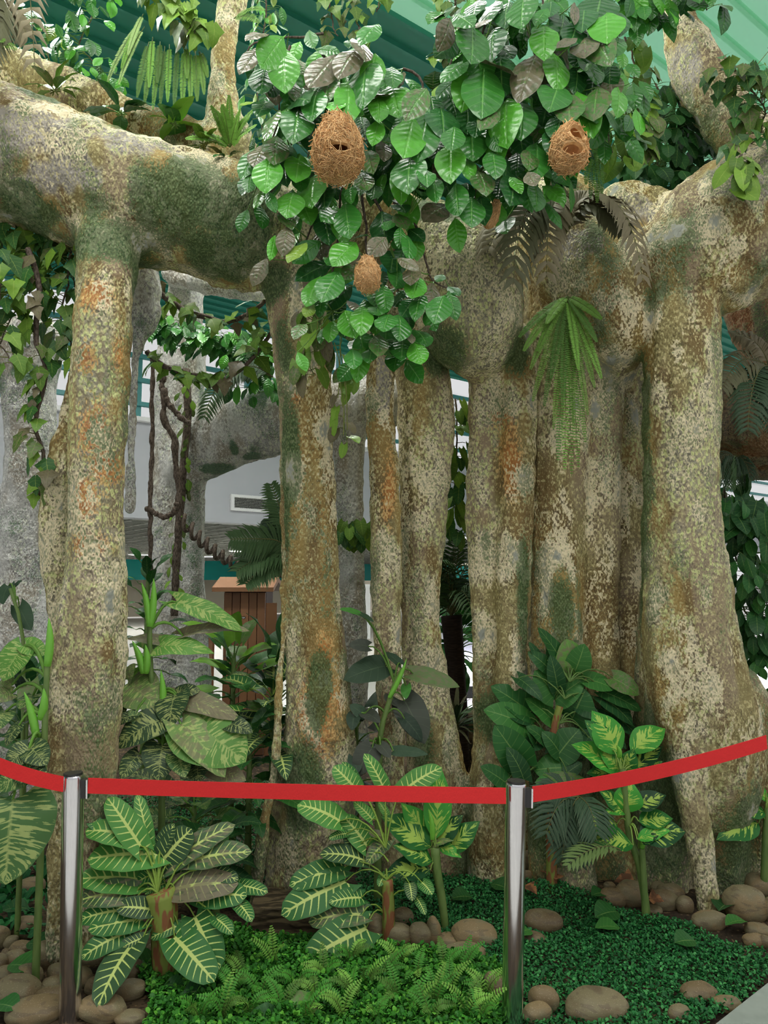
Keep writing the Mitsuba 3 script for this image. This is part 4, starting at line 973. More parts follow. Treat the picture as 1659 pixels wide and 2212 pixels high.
# ------------------------------------------------------------------ nests of straw
def nest(label, px, py, D, rx, ry, holes, n, tilt=0., depth=None):
    key = thing('weaver_nest', label, 'nest', 'woven straw nests')
    c = W(px, py, D); s = D / F * 1.0
    rx, ry = rx * s, ry * s; rd = depth * s if depth else rx
    import manifold3d as m3
    ico = trimesh.creation.icosphere(4)
    def shape(v, inset=0):
        taper = 1 - .22 * v[:, 2:3]
        return np.stack([v[:, 0] * (rx - inset) * taper[:, 0], v[:, 1] * (rd - inset) * taper[:, 0], v[:, 2] * (ry - inset)], 1)
    out = shape(ico.vertices * (1 + .08 * (meshkit.fbm(ico.vertices * 4, 3, 3) - .5))[:, None])
    body_ = m3.Manifold(m3.Mesh(out.astype(np.float32), ico.faces.astype(np.uint32)))
    cut = m3.Manifold(m3.Mesh(shape(ico.vertices, .018).astype(np.float32), ico.faces.astype(np.uint32)))
    hs = []
    for (hx, hy, hr, hz) in holes:
        h = m3.Manifold.sphere(1., 24).scale((hr * s, rd * .9, hz * s)).translate((hx * s, -rd, -hy * s))
        hs.append((hx * s, -hy * s, hr * s, hz * s)); body_ = body_ - h
    if holes: body_ = body_ - cut
    ct, st = math.cos(tilt), math.sin(tilt); R = np.array([[ct, 0, st], [0, 1, 0], [-st, 0, ct]])
    me = body_.to_mesh(); v = me.vert_properties[:, :3]
    scene[part(key, 'shell')] = mikit.ply((v @ R.T + c, me.tri_verts), 'straw', False, uv=np.full((len(v), 2), .5))
    labels[f'{key}__shell'] = dict(label='matted inner shell of the nest')
    mb = MB(); r = np.random.default_rng(int(px))
    made = 0
    while made < n:
        u = unit(r.normal(size=3)); d = unit(np.cross(u, r.normal(size=3) + [0, 0, .9]))
        L = r.uniform(.5, 1.3); a = np.linspace(-L / 2, L / 2, 6)
        q = unit(u[None] * np.cos(a)[:, None] + d[None] * np.sin(a)[:, None] + r.normal(0, .05, (6, 3)))
        pts = shape(q * (1.01 + np.abs(r.normal(0, .035, (6, 1)))))
        if r.uniform() < .12: pts[-1] *= 1.16; pts[-2] *= 1.06
        if any(((pts[:, 0] - h[0]) / h[2]) .min() < 9 and ((((pts[:, 0] - h[0]) / h[2]) ** 2 + ((pts[:, 2] - h[1]) / h[3]) ** 2 < .9) & (pts[:, 1] < 0)).any() for h in hs) and r.uniform() < .97: continue
        made += 1
        mb.tube(pts @ R.T + c, .0019, 3, uv=[r.uniform(0, 1), .5], cap=False)
    ks = part(key, 'straws'); mb.put(ks, 'straw'); labels[ks] = dict(kind='stuff', label='woven straw stalks')
    return key


nest('large egg-shaped straw nest with a small dented mouth low on its front', 730, 318, 2.98, 55, 76, [(6, 30, 30, 9)], 1500)
nest('straw nest with two dark openings one above the other', 1230, 318, 3.0, 41, 56, [(12, -22, 22, 26), (2, 26, 24, 13)], 900, .12)
nest('small round straw nest among the leaves over the trunk', 794, 592, 3.0, 27, 40, [], 900)
nest('narrow straw nest half hidden under leaves above the palm', 1064, 462, 3.2, 15, 34, [], 260, .35)

# ------------------------------------------------------------------ ferns and palms in the tree
def fern(label, cx, cy, D, tips, n=30, plen=.05, up=.03, pw=.013, codes=None, cat='fern', group=None, rise=0, bsdf='leaf_fern', droop=.1, fwd=.15, split=None, nrm=(0, -1, .35), rr=.002, name='hanging_fern', taper=None, r=None):
    key = thing(name, label, cat, group)
    c = W(cx, cy, D)
    for i, tp in enumerate(tips):
        a = [float(q) for q in tp.split(',')]
        D2 = a[2] if len(a) > 2 else D - .12
        e = W(a[0], a[1], D2)
        if len(a) > 4: c = W(a[4], a[5], D)
        mid = c + (e - c) * .4 + np.array([0, -.05, 1]) * up * np.linalg.norm(e - c) * (1 if len(a) < 4 else a[3])
        frond([c, mid, e], unit(np.array(nrm) + rng.normal(0, .18, 3)), n, plen * rng.uniform(.85, 1.1), pw, fwd, droop, rr, bsdf, key, split, None if codes is None else int(rng.choice(codes)), taper=taper)
    return key


fern('large green fern hanging in front of the fluted trunk', 1225, 640, 3.93, '1120,730 1130,760 1145,800 1150,870 1175,880 1190,820 1195,930 1205,1000 1220,1020 1235,1030 1250,1015 1265,960 1270,900 1285,840 1300,820 1290,740 1250,800 1215,880 1300,690 1180,700 1240,920 1160,760'.split(), 56, .03, .05, .008, [0, 0, 1, 4])
FT = lambda t, D: [w.replace(';', f',{D},.8,') for w in t.split()]
fern('pale green fern fronds hanging from the grey bough at the top left', 300, 40, 3.7, FT('232,178;302,50 256,184;312,58 262,150;306,40 276,120;310,30', 3.65), 44, .022, .1, .008, [3, 3, 4])
fern('dark green fern hanging under the bent branch at the top left', 350, 60, 3.75, FT('296,212;322,90 312,226;334,90 330,238;346,95 346,232;356,100 322,190;330,80 362,222;366,96 340,180;346,90', 3.7), 44, .022, .08, .008, [0, 1, 1, 4])
fern('green fern hanging beside the upright branch at the top left', 415, 75, 3.75, FT('376,236;384,100 394,230;398,104 412,226;410,108 426,220;422,110 441,205;430,112 449,168;432,112 404,170;402,100', 3.7), 44, .022, .08, .008, [0, 0, 1, 4])
fern('bright small fern standing in the fork of the limb', 497, 318, 3.72, '455,228 470,240 495,205 520,235 550,235 555,270 430,285 400,300 480,225 535,250'.split(), 30, .034, .1, .009, [4, 4, 0], name='fern')
fern('small fern frond poking in at the left edge on the limb', -25, 110, 3.3, '36,108 10,90 -10,180'.split(), 30, .035, .1, .006, [4, 0], name='fern')
fern('short fern frond beside the upright branch at the top', 505, 40, 3.6, '572,22 560,50'.split(), 24, .03, .1, .009, [0, 4], name='fern')
fern('fern hanging in the dark gap right of the nest with two holes', 1285, 260, 3.7, '1275,430 1290,440 1300,420 1265,400'.split(), 44, .03, .05, .009, [0, 1, 2])
tap = lambda q: np.sin(np.pi * (.16 + .78 * q)) ** .6
fern('dusty brown-green palm with arching fronds on top of the fluted trunk', 1222, 505, 3.95, '1108,615,3.6,1.5 1388,605,3.6,1.6 1190,400,3.9,1 1055,540,3.75,1.4 1280,420,3.9,1.2 1345,500,3.7,1.3 1180,600,3.62,1.7'.split(), 21, .19, .28, .034, [0, 0, 0, 1], 'palm', rise=.1, bsdf='leaf_palm', droop=.38, fwd=.85, split=True, nrm=(0, -.7, .8), rr=.004, name='palm_plant', taper=tap)
fern('dusty palm frond bending over the left limb at the top left corner', -40, 20, 3.3, '75,150,3.1,2.5 -30,130,3.2,1.5 60,80,3.5,1.5'.split(), 30, .15, .3, .03, [0, 0, 1], 'palm', bsdf='leaf_palm', droop=.75, fwd=.4, split=True, nrm=(.3, -.6, .8), rr=.004, name='palm_plant', taper=tap)
fern('dark palm hanging right of the big pillar at the right edge', 1660, 790, 4.5, '1615,930,4.2,1 1560,840,4.3,1 1690,930,4.2,1 1580,720,4.5,1.2'.split(), 24, .17, .2, .024, [0, 1, 2], 'palm', bsdf='leaf_palm', droop=.4, fwd=.5, nrm=(0, -.8, .6), rr=.004, name='palm_plant', taper=tap, split=True)
fern('green palm fronds reaching left from behind the second pillar', 640, 1200, 4.3, '498,1165,4.1,1.4 510,1235,4.1,1 530,1262,4.1,1 585,1045,4.3,.3 580,1120,4.3,.5 520,1205,4.2,1.2'.split(), 24, .15, .1, .02, [2, 3, 3], 'palm', bsdf='leaf_palm', droop=.2, fwd=.6, nrm=(0, -.7, .7), rr=.004, name='palm_plant', taper=tap, split=True)
fern('feathery palm frond lying over the moss-striped limb', 590, 815, 4.7, '440,905,4.6,1.5 470,850,4.6,1.5'.split(), 30, .14, .2, .018, [2, 3], 'palm', bsdf='leaf_palm', droop=.35, fwd=.5, nrm=(0, -.7, .7), rr=.004, name='palm_plant', taper=tap)
fern('tuft of narrow grassy leaves under the bough right of the big pillar', 1590, 985, 4.6, '1560,1045 1575,1055 1590,1050 1605,1045 1545,1020 1620,1030'.split(), 14, .1, .2, .01, [2, 3], 'plant', bsdf='leaf_palm', droop=.5, fwd=1.6, name='grass_tuft')

# the dwarf palm in the slot
key = thing('palm_tree', 'small dark palm tree standing in the slot between the fluted stems', 'palm tree')
p = smooth_path([W(975, 1330, 5.3), W(985, 1450, 5.3), W(997, 1590, 5.3), W(1000, 1660, 5.3)], 20)
mb = MB(); mb.tube(p, np.linspace(.075, .045, 20), 10); mb.put(part(key, 'trunk'), 'palm_bark')
for i in range(30):
    az = rng.uniform(0, 2 * np.pi); c = p[0]
    e = c + np.array([math.cos(az) * .34, math.sin(az) * .34, rng.uniform(-.15, .65)])
    frond([c, (c + e) / 2 + [0, 0, .16], e], [0, -.4, .9], 16, .16, .016, .7, .3, .004, 'leaf_palm', key, None, int(rng.choice([2, 3, 3])), taper=tap)

# plants perched on the left limb
def tuft(label, px, py, D, n, size, kind, bsdf, codes, w=1.0, el=(.0, 1.0), low=.2):
    key = thing('perched_plant', label, 'plant', 'plants perched on the limb'); b = W(px, py, D)
    for i in range(n):
        az = i * 2.39996 + rng.normal(0, .3); e = rng.uniform(*el)
        o = np.array([math.cos(az) * math.cos(e), math.sin(az) * math.cos(e), math.sin(e)])
        put_leaf(key, bsdf, leaf(kind, b + o * .02, b + o * .02 + unit(o - [0, 0, low]) * size * rng.uniform(.7, 1.15), unit(np.array([0, -.5, 1.0]) + o * .2), int(rng.choice(codes)), w * rng.uniform(.85, 1.15), .12, .1, stalk(b - o * .03, b + o * .02, 0, 3), .003))


tuft('yellow-green narrow-leaved plant on the limb nearest the left edge', 118, 195, 3.72, 12, .17, 'dieff', 'leaf_ivy', [0, 0, 1, 1, 4], .8)
tuft('dark glossy broad-leaved plant on the limb, middle one', 262, 245, 3.7, 10, .19, 'ficus', 'leaf_ficus', [1, 2, 2, 4], 1.05, (-.3, .9))
tuft('bright green broad-leaved plant on the limb left of the small fern', 378, 268, 3.72, 8, .17, 'heart', 'leaf_plain', [5, 5, 0], .9, (-.2, .9))
tuft('low green leaves on the limb at the foot of the small fern', 440, 312, 3.68, 8, .12, 'dieff', 'leaf_ivy', [0, 1, 4], 1., (-.3, .5))
tuft('small brown-green leaves in the notch under the small fern', 490, 340, 3.6, 6, .1, 'ficus', 'leaf_plain', [2, 3, 1], 1., (-.6, .3))

# ------------------------------------------------------------------ plants of the bed: leaf by leaf, base and tip read off the photograph
def plant(name, label, cat, bsdf, kind, crop, root, crown, text, Dc, group=None, w=1.0, reach=.5, pr=.005, stem='green_stem', stem_r=(.018, .012), arch=.1, nz=.8, codes=(0, 1, 1), stemname='stem', fwdk=1.0, multi=None):
    """root, crown: pixel paths in the crop; text: 'bx,by,tx,ty[,code[,width[,depth change of the tip]]]'."""
    key = thing(name, label, cat, group)
    ox, oy, s = crop
    path = [W(ox + s * a, oy + s * b, Dc) for a, b in root]
    path[0] = path[0] * [1, 1, 0] + [0, 0, min(path[0][2], 0.0) - .01]
    p = smooth_path(path, 14)
    mb = MB(); mb.tube(p, np.linspace(stem_r[0], stem_r[1], 14), 8); mb.put(part(key, stemname), stem)
    cs = [W(ox + s * a, oy + s * b, Dc) for a, b in crown]
    cmid = np.mean([b for a, b in crown])
    for t in text.split():
        a = [float(q) for q in t.split(',')]
        cd = int(a[4]) if len(a) > 4 else int(rng.choice(codes)); ww = a[5] if len(a) > 5 else 1.0
        dy, dx = (a[3] - a[1]) * s, (a[2] - a[0]) * s
        lpx = math.hypot(dx, dy); lm = lpx * Dc / F
        dz = a[6] if len(a) > 6 else np.clip(-(dy / lpx) * lm * reach + rng.normal(0, .02), -.25, .25) - .03
        off = ((a[1] - cmid) * s * Dc / F)
        Db = Dc - np.clip(off, -.12, .25) * .55 + rng.normal(0, .01)
        B, Tp = W(ox + s * a[0], oy + s * a[1], Db), W(ox + s * a[2], oy + s * a[3], Db + dz)
        j = np.argmin([np.linalg.norm(c - B) for c in cs])
        nr = unit([rng.normal(0, .12), -.62, nz * rng.uniform(.7, 1.3)])
        st = stalk(cs[j], B, .03 + .1 * np.linalg.norm(cs[j] - B), 6)
        put_leaf(key, bsdf, leaf(kind, B, Tp, nr, cd, ww * w, arch * rng.uniform(.6, 1.4), rng.uniform(-.05, .15), st, pr))
    return key


def spears(key, crop, D, text, r=.012):
    for t in text.split():
        a = [float(q) for q in t.split(',')]
        A, B = W(crop[0] + crop[2] * a[0], crop[1] + crop[2] * a[1], D), W(crop[0] + crop[2] * a[2], crop[1] + crop[2] * a[3], D - .02)
        mb = MB(); tt = np.linspace(0, 1, 9)
        mb.tube(A + (B - A) * tt[:, None] + np.array([1, 0, 0]) * (np.sin(tt * 3) * .008)[:, None], r * np.sin(np.pi * (.28 + .71 * tt)) ** .8 + .0005, 8); mb.put(part(key, 'rolled_leaf'), 'spear_leaf')


C5, C6, C8, C7, C4, C3, C2 = (160, 1700, .2652), (580, 1620, .3014), (1180, 1500, .2887), (1040, 1340, .2652), (250, 1280, .2351), (0, 1180, .2171), (700, 1240, .217)
d1 = 3.14
plant('philodendron', 'wide bushy plant with cream-veined arrow leaves beside the left steel post', 'plant', 'leaf_pale_vein', 'arrow', C5, [(740, 1170), (730, 1000), (700, 850)], [(680, 860), (730, 900), (760, 960), (740, 1060)],
      """690,545,105,590,0,1.15 520,440,90,360,0,1.1 540,480,270,85,0,.85 605,480,515,55,0,.6 700,520,820,300,2,1.3 780,640,1315,305,4,.7 720,600,960,340,2,1.6 830,745,1290,580,1,1.15 950,600,1450,530,4,.9 820,830,1340,790,3,1 1030,880,1410,890,1,1.2 1330,800,1580,860,1,.9
570,765,30,750,0,1.1 500,870,30,930,4,1 450,1000,30,1090,1,1 555,1080,110,1165,1,1.1 510,1240,190,1800,2,1 450,1180,50,1400,1,1 985,1060,1185,1490,1,1.15 820,1225,1145,1590,1,1.1 735,690,480,800,1,1.2 745,780,575,875,1,1 850,1130,620,1235,1,1 1330,945,1450,1100,1,1
1150,1070,1290,1200,1,1.1 250,370,95,240,1,1 390,1210,110,1370,4,1 560,1230,330,1340,2,1 1080,700,1340,760,2,1 640,1000,340,980,2,1.2 420,520,200,460,1,1""", d1, 'cream-veined philodendrons', 1.0, .55, .004, 'sheath_stem', (.045, .06), .09, .75)
d2 = G(845, 2040)[1]
plant('philodendron', 'cream-veined arrow-leaved plant with a brown and green striped stem in front of the fluted trunk', 'plant', 'leaf_pale_vein', 'arrow', C6, [(860, 1320), (860, 1150), (850, 930)], [(850, 930), (860, 800), (840, 700), (850, 1100), (830, 1180)],
      """510,510,205,395,0,1.25 705,690,525,465,0,1.2 640,300,465,115,0,1.2 650,300,530,85,1,1 835,300,685,25,0,.75 960,300,1245,125,0,1 745,500,610,370,0,1 850,465,790,370,0,1.1 530,850,145,975,1,1.05 700,800,365,750,2,1 550,945,90,1185,1,1.05 665,1060,430,1095,1,1.1
670,1180,285,1235,4,1 700,1280,260,1510,1,1.15 855,650,705,820,4,1.1 810,620,720,590,3,1.4 560,600,430,640,1,1 840,890,790,980,1,1.3 1010,955,1030,1085,2,1.3 1100,950,1175,1040,1,1.2 1060,1060,1125,1185,1,.9 620,720,540,580,2,1.2""", d2, 'cream-veined philodendrons', 1.0, .5, .0035, 'sheath_stem', (.03, .026), .09, .75)
key = plant('dumb_cane', 'leafy plant on a slender stem with yellow leaf hearts, left of the right steel post', 'plant', 'leaf_yellow_heart', 'dieff', C6, [(1272, 1330), (1240, 1050), (1210, 880), (1195, 700)], [(1200, 720), (1195, 780), (1205, 860)],
            """1165,700,805,475,1,1.25 1160,640,950,380,0,1.1 1195,640,1235,125,0,.85 1195,690,1395,465,2,1.2 1280,730,1515,510,1,1.2 1175,800,890,685,1,1.2 1160,860,835,880,2,1.3 1215,690,1385,775,0,1 1160,700,1330,650,3,.6""", G(950, 2015)[1] - .02, 'dumb canes with yellow leaf hearts', 1.1, .3, .004, 'green_stem', (.017, .022))
spears(key, C6, G(950, 2015)[1] - .03, '1175,640,1145,430')
d3 = 3.7
key = plant('dumb_cane', 'tall two-stemmed plant with bright yellow-hearted leaves crossed by the red belt', 'plant', 'leaf_yellow_heart', 'dieff', C8, [(745, 1480), (690, 1250), (620, 1050), (600, 850), (570, 560)], [(565, 600), (590, 800), (600, 880), (620, 1000), (690, 1150)],
            """540,450,340,120,0,1.3 480,420,285,190,1,1 560,590,185,375,0,1.1 560,590,380,405,0,1.2 575,590,660,405,1,1.2 635,440,890,255,0,1.05 650,580,870,390,2,1 610,620,300,590,1,1.1 590,880,640,650,0,1.6 565,880,395,720,1,1.2 530,970,205,1000,1,1.25
590,885,420,895,0,.8 690,950,950,930,1,1.3 690,1060,1045,1030,2,1.3 680,1085,930,1020,0,.8 650,1130,280,1075,1,1.1 650,850,900,755,2,1.1 740,600,870,500,1,1 720,1120,850,1050,2,1""", d3, 'dumb canes with yellow leaf hearts', 1.3, .35, .004, 'green_stem', (.02, .016))
p = smooth_path([W(1180 + .2887 * a, 1500 + .2887 * b, d3 - .03) for a, b in ((735, 1470), (725, 1300), (715, 1080))], 10); p[0][2] = -.01
mb = MB(); mb.tube(p, np.linspace(.017, .013, 10), 8); mb.put(part(key, 'stem'), 'green_stem')
spears(key, C8, d3 - .04, '545,470,525,380 715,1150,705,1060')
plant('dumb_cane', 'yellow-hearted plant cut by the right edge of the picture', 'plant', 'leaf_yellow_heart', 'dieff', C8, [(1625, 1430), (1640, 1100), (1655, 850)], [(1650, 850), (1645, 960)],
      """1640,880,1375,880,1,1 1590,965,1270,1090,1,1.05 1660,810,1455,585,0,.9 1640,720,1530,455,0,.6 1660,850,1860,760,1 1670,900,1900,930,1 1660,800,1760,540,0""", 3.95, 'dumb canes with yellow leaf hearts', 1.1, .3, .004, 'green_stem', (.02, .016))
key = plant('philodendron', 'dark green broad-leaved bush in front of the fluted trunk, right of center', 'plant', 'leaf_plain', 'heart', C7, [(560, 1480), (560, 1150), (600, 850), (640, 700)], [(540, 1000), (560, 1120), (640, 840), (680, 640), (720, 500), (520, 1250), (640, 1350)],
            """745,440,690,150,4,1.15 760,420,840,190,0,1 690,400,455,55,1,.45 555,400,375,255,1,.7 480,340,385,175,2,.5 600,610,430,410,0,1.2 600,650,835,475,0,.9 740,800,850,560,1,1.35 390,750,75,535,1,.75 375,870,15,730,0,.8 380,800,100,690,2,.8 595,830,350,635,0,.75 335,1180,105,850,1,.85
440,1010,370,910,1,.9 540,1010,360,865,1,.7 625,1095,800,885,1,1.15 640,1085,490,905,1,.9 725,1200,425,1220,0,1.1 690,1340,435,1320,0,.9 560,1290,855,1300,4,.4 860,480,1085,560,0,1 1070,470,1285,610,4,.9 990,580,1305,740,1,.6 960,620,1235,860,2,.7 980,720,1290,960,2,.6
345,1300,200,1030,2,.7 195,1320,-10,1190,1,.8 300,470,500,660,2,.5 690,1500,470,1490,1,.9 180,1380,90,1370,0,.9 620,560,560,280,2,.6 640,520,540,200,1,.5 800,700,960,800,2,.9 460,1000,320,1040,2,1 700,1240,820,1160,2,1 900,800,1180,1050,2,.6 820,900,1020,1120,2,.8 900,1000,1150,1250,2,.6""",
            4.02, None, 1.22, .25, .004, 'sheath_stem', (.03, .02), .08, .55, fwdk=.5)
# taro in the middle
key = plant('taro', 'grey-green taro with long stalks between the second pillar and the pale slim stem', 'plant', 'leaf_taro', 'heart', C2, [(535, 1780), (560, 1560), (620, 1380), (680, 1150), (780, 950)], [(640, 1250), (700, 1080), (620, 1400), (560, 1580), (540, 1700)],
            """610,915,195,1055,0,.95 760,900,600,780,0,.8 885,990,1350,1125,4,.55 800,1260,1005,1690,1,.95 690,1270,600,1250,1,1.6 390,1400,255,1300,0,1.1 410,1390,560,1480,1,.8 480,1730,320,2010,1,1.1 560,1700,660,1830,1,1 350,400,150,350,5,.6 370,400,495,480,0,.5 440,720,245,710,1,1 820,1110,815,1245,5,.9
800,1440,975,1670,2,.8 690,1760,1035,1795,0,.5 300,1400,280,1560,2,1 300,1820,330,1990,2,1""", 3.84, None, 1.05, .3, .005, 'green_stem', (.02, .012), .08, .6)
spears(key, C2, 3.82, '650,1230,820,845')
# streaked giants
key = plant('dumb_cane', 'tall plant with big cream-streaked leaves between the two front pillars', 'plant', 'leaf_streaked', 'heart', C4, [(440, 1760), (420, 1430), (360, 1050), (320, 700), (310, 280)], [(320, 330), (310, 600), (320, 740), (370, 1000), (430, 1180), (430, 1380)],
            """560,90,1165,360,0,.42 620,400,1235,355,3,.3 590,490,105,425,3,.42 270,540,905,560,0,.45 120,830,370,1050,4,1.35 110,800,180,650,4,1 550,930,505,1240,2,1.2 560,930,780,900,2,.9 570,970,1160,1180,3,.4 690,1210,1195,1560,0,1.2 600,1210,1005,1700,4,.62 430,1170,15,1430,2,.95
430,1400,390,1730,2,1.2 220,1480,50,1720,2,.9 760,1580,760,1745,2,1.5 1020,1200,1260,1290,2,.8 180,1120,20,1220,2,.9 60,1040,20,1200,2,.9 880,1620,1200,1730,3,.7 560,1480,640,1700,1,.9 230,1210,120,1080,1,.8""", 3.55, 'tall cream-streaked plants', 1.15, .35, .007, 'green_stem', (.018, .012), .1, .6)
spears(key, C4, 3.53, '310,310,235,-90 315,310,345,-130 255,740,150,445 275,740,270,480 425,1120,412,715', .017)
key = plant('dumb_cane', 'tall plant with big cream-streaked leaves at the left edge', 'plant', 'leaf_streaked', 'heart', C3, [(430, 2500), (440, 2000), (455, 1500), (470, 1180)], [(460, 1300), (470, 1500), (400, 1900), (420, 1700), (250, 2300)],
            """235,1000,30,1345,0,1.1 250,985,465,1080,0,.9 120,1460,-100,1540,4,1.2 60,1640,-60,1850,1,1.1 290,2010,60,2200,2,1.2 300,2000,470,2180,2,1 130,2520,60,3370,1,1.25 240,2240,470,2330,2,1 300,2240,-60,2420,1,.9 120,1380,20,1330,4,1 190,1780,60,1990,2,1 330,1480,200,1620,1,1""", 3.1, 'tall cream-streaked plants', 1.2, .3, .007, 'green_stem', (.016, .012), .1, .6)
spears(key, C3, 3.1, '470,1190,482,715 360,1900,238,1450 405,1720,432,1415', .017)
plant('taro', 'dark taro leaves at the left edge before the pale grey trunk', 'plant', 'leaf_taro', 'heart', C3, [(240, 2300), (230, 950), (190, 700), (100, 420)], [(195, 740), (150, 560), (220, 1000), (240, 1500), (240, 1700)],
      """85,395,30,580,0,1.2 190,600,310,840,0,1 130,420,220,340,0,.8 300,1350,250,1620,4,1.1 60,1320,10,1440,4,1.2 230,1750,140,1830,1,1.2 250,1620,380,1500,3,.9 220,1400,160,1260,2,1""", 3.5, None, .85, .3, .004, 'green_stem', (.014, .008), .08, .6)


def rosette(name, label, cat, bsdf, kind, px, py, D, n, size, el, codes, hgt, w=1.0, group=None, stem='green_stem', arch=.12, pr=.004, pet=(.4, .9), up=.0, small=False):
    key = thing(name, label, cat, group); b = W(px, py, D); b0 = b * [1, 1, 0]
    mb = MB(); mb.tube([b0 - [0, 0, .02], (b0 + b) / 2, b], np.linspace(.02, .012, 3), 7); mb.put(part(key, 'stem'), stem)
    for i in range(n):
        az = i * 2.39996 + rng.normal(0, .25); q = (i + .5) / n
        e = np.interp(q, [0, 1], el) + rng.normal(0, .12)
        o = np.array([math.cos(az) * math.cos(e), math.sin(az) * math.cos(e), math.sin(e)])
        c = b - np.array([0, 0, hgt * (1 - q)])
        if c[2] < .02: c[2] = .02
        L = size * rng.uniform(.75, 1.15)
        B = c + o * L * rng.uniform(*pet); d = unit(o + [0, 0, -.35 - up])
        nr = unit(np.array([0, -.35, 1.0]) + o * .3)
        put_leaf(key, bsdf, leaf(kind, B, B + d * L, nr, int(rng.choice(codes)), w * rng.uniform(.85, 1.1), arch, rng.uniform(.1, .3), stalk(c, B, .02, 5), pr, small))
    return key


rosette('philodendron', 'fresh green rosette plant before the wooden cupboard', 'plant', 'leaf_plain', 'heart', 505, 1420, 4.3, 26, .2, (-.1, 1.0), [5, 4, 0, 0, 1], .35, .8)
rosette('rubber_plant', 'dark round-leaved shrub behind the rust-stained pillar', 'shrub', 'leaf_plain', 'round', 320, 1240, 4.6, 40, .12, (-.2, 1.1), [1, 1, 2, 0], .75, .62, pet=(.3, 1.3), small=True)
rosette('banana_plant', 'upright dark leaves beside the second pillar in front of the cupboard', 'plant', 'leaf_plain', 'dieff', 590, 1440, 4.4, 9, .34, (.5, 1.3), [0, 1, 2, 1], .25, 1.1, pet=(.2, .5))
rosette('philodendron', 'pale veined low plant left of the second pillar base', 'plant', 'leaf_pale_vein', 'heart', 590, 1500, 4.1, 22, .24, (-.3, .8), [1, 0, 2, 4], .3, .8)
rosette('broad_leaf_plant', 'broad-leaved foliage low between the front pillars', 'plant', 'leaf_plain', 'heart', 540, 1580, 3.95, 26, .2, (-.3, .9), [0, 1, 1, 2], .4, .7)
rosette('broad_leaf_plant', 'broad-leaved low foliage behind the left edge plants', 'plant', 'leaf_plain', 'heart', 60, 1480, 4.1, 26, .24, (-.2, 1.0), [0, 1, 2], .6, .8)
rosette('broad_leaf_plant', 'broad-leaved foliage at the foot of the right pillar by the right edge', 'plant', 'leaf_plain', 'heart', 1640, 1560, 4.5, 24, .24, (-.2, 1.0), [0, 1, 2], .6, .8)
rosette('broad_leaf_plant', 'low streaked leaves under the cream-streaked leaves right of the rust-stained pillar', 'plant', 'leaf_streaked', 'heart', 420, 1740, 3.95, 20, .2, (-.4, .7), [0, 1, 2], .25, .9)
rosette('broad_leaf_plant', 'low plain leaves at the foot of the second pillar, left side', 'plant', 'leaf_plain', 'heart', 470, 1800, 3.7, 14, .16, (-.3, .6), [0, 1, 2], .15, .9)
rosette('broad_leaf_plant', 'broad leaves behind the taro between the pillars', 'plant', 'leaf_taro', 'heart', 770, 1560, 4.4, 18, .2, (-.2, .9), [1, 0, 2], .5, .9)
rosette('broad_leaf_plant', 'foliage far behind the dwarf palm in the slot', 'plant', 'leaf_plain', 'heart', 995, 1345, 6.4, 44, .26, (-.6, 1.2), [0, 1, 2], .35, .8)
rosette('grass_tuft', 'spiky grey-green tuft at the foot of the dark palm in the slot', 'plant', 'leaf_palm', 'strap', 985, 1560, 4.95, 46, .22, (.1, 1.2), [1, 3, 2], .05, .7, pet=(.02, .1), small=True)
fern('dark palm fronds low behind the right steel post', 1250, 1720, 3.55, '1180,1800,3.4,1 1215,1850,3.4,1 1250,1860,3.4,1 1290,1800,3.4,1 1160,1740,3.45,1.4'.split(), 12, .13, .2, .02, [2, 3], 'palm', bsdf='leaf_palm', droop=.25, fwd=.9, nrm=(0, -.8, .5), rr=.003, name='palm_plant', taper=tap)
fern('green palm frond lying low in front of the two-stemmed plant', 1340, 1835, 3.45, '1228,1868,3.3,1'.split(), 12, .11, .12, .018, [3, 4], 'palm', bsdf='leaf_palm', droop=.1, fwd=1.2, nrm=(0, -.6, .8), rr=.003, name='palm_plant')

# ------------------------------------------------------------------ stones, slab, litter
def rock(px, py, rx, ry, crop=(0, 0, 1), label=None, tilt=0.):
    ox, oy, s = crop
    cx, cy, rx, ry = ox + px * s, oy + py * s, rx * s, ry * s
    g = G(cx, cy + ry * .55); D = g[1]; sc = D / F * 1.05
    m = trimesh.creation.icosphere(3 if rx > 22 else 2)
    v = m.vertices.copy(); o = rng.uniform(0, 50, 3)
    v = v * (1 + .3 * (meshkit.fbm(v * 1.1 + o, 2) - .5) + .06 * (meshkit.fbm(v * 4 + o, 2) - .5))[:, None]
    v = np.sign(v) * np.abs(v) ** .9
    h = max(ry * sc * 1.02, rx * sc * .42)
    v = v * [rx * sc, (rx * .55 + ry * .45) * sc * rng.uniform(.8, 1.0), h]
    a_ = rng.normal(0, .25); ca, sa = math.cos(a_), math.sin(a_)
    v[:, :2] = v[:, :2] @ np.array([[ca, -sa], [sa, ca]])
    if tilt:
        ct, st = math.cos(tilt), math.sin(tilt); v[:, [0, 2]] = v[:, [0, 2]] @ np.array([[ct, -st], [st, ct]])
    c = np.array([G(cx, cy + ry * .55)[0], D + ry * sc * .25, gheight(g[0], D) + h * .62])
    key = thing('pebble', label, 'stone', None if label.startswith('!') else 'river stones in the bed')
    scene[key] = mikit.ply((v + c, m.faces), 'stone', True, uv=np.full((len(v), 2), rng.uniform(0, 6)))


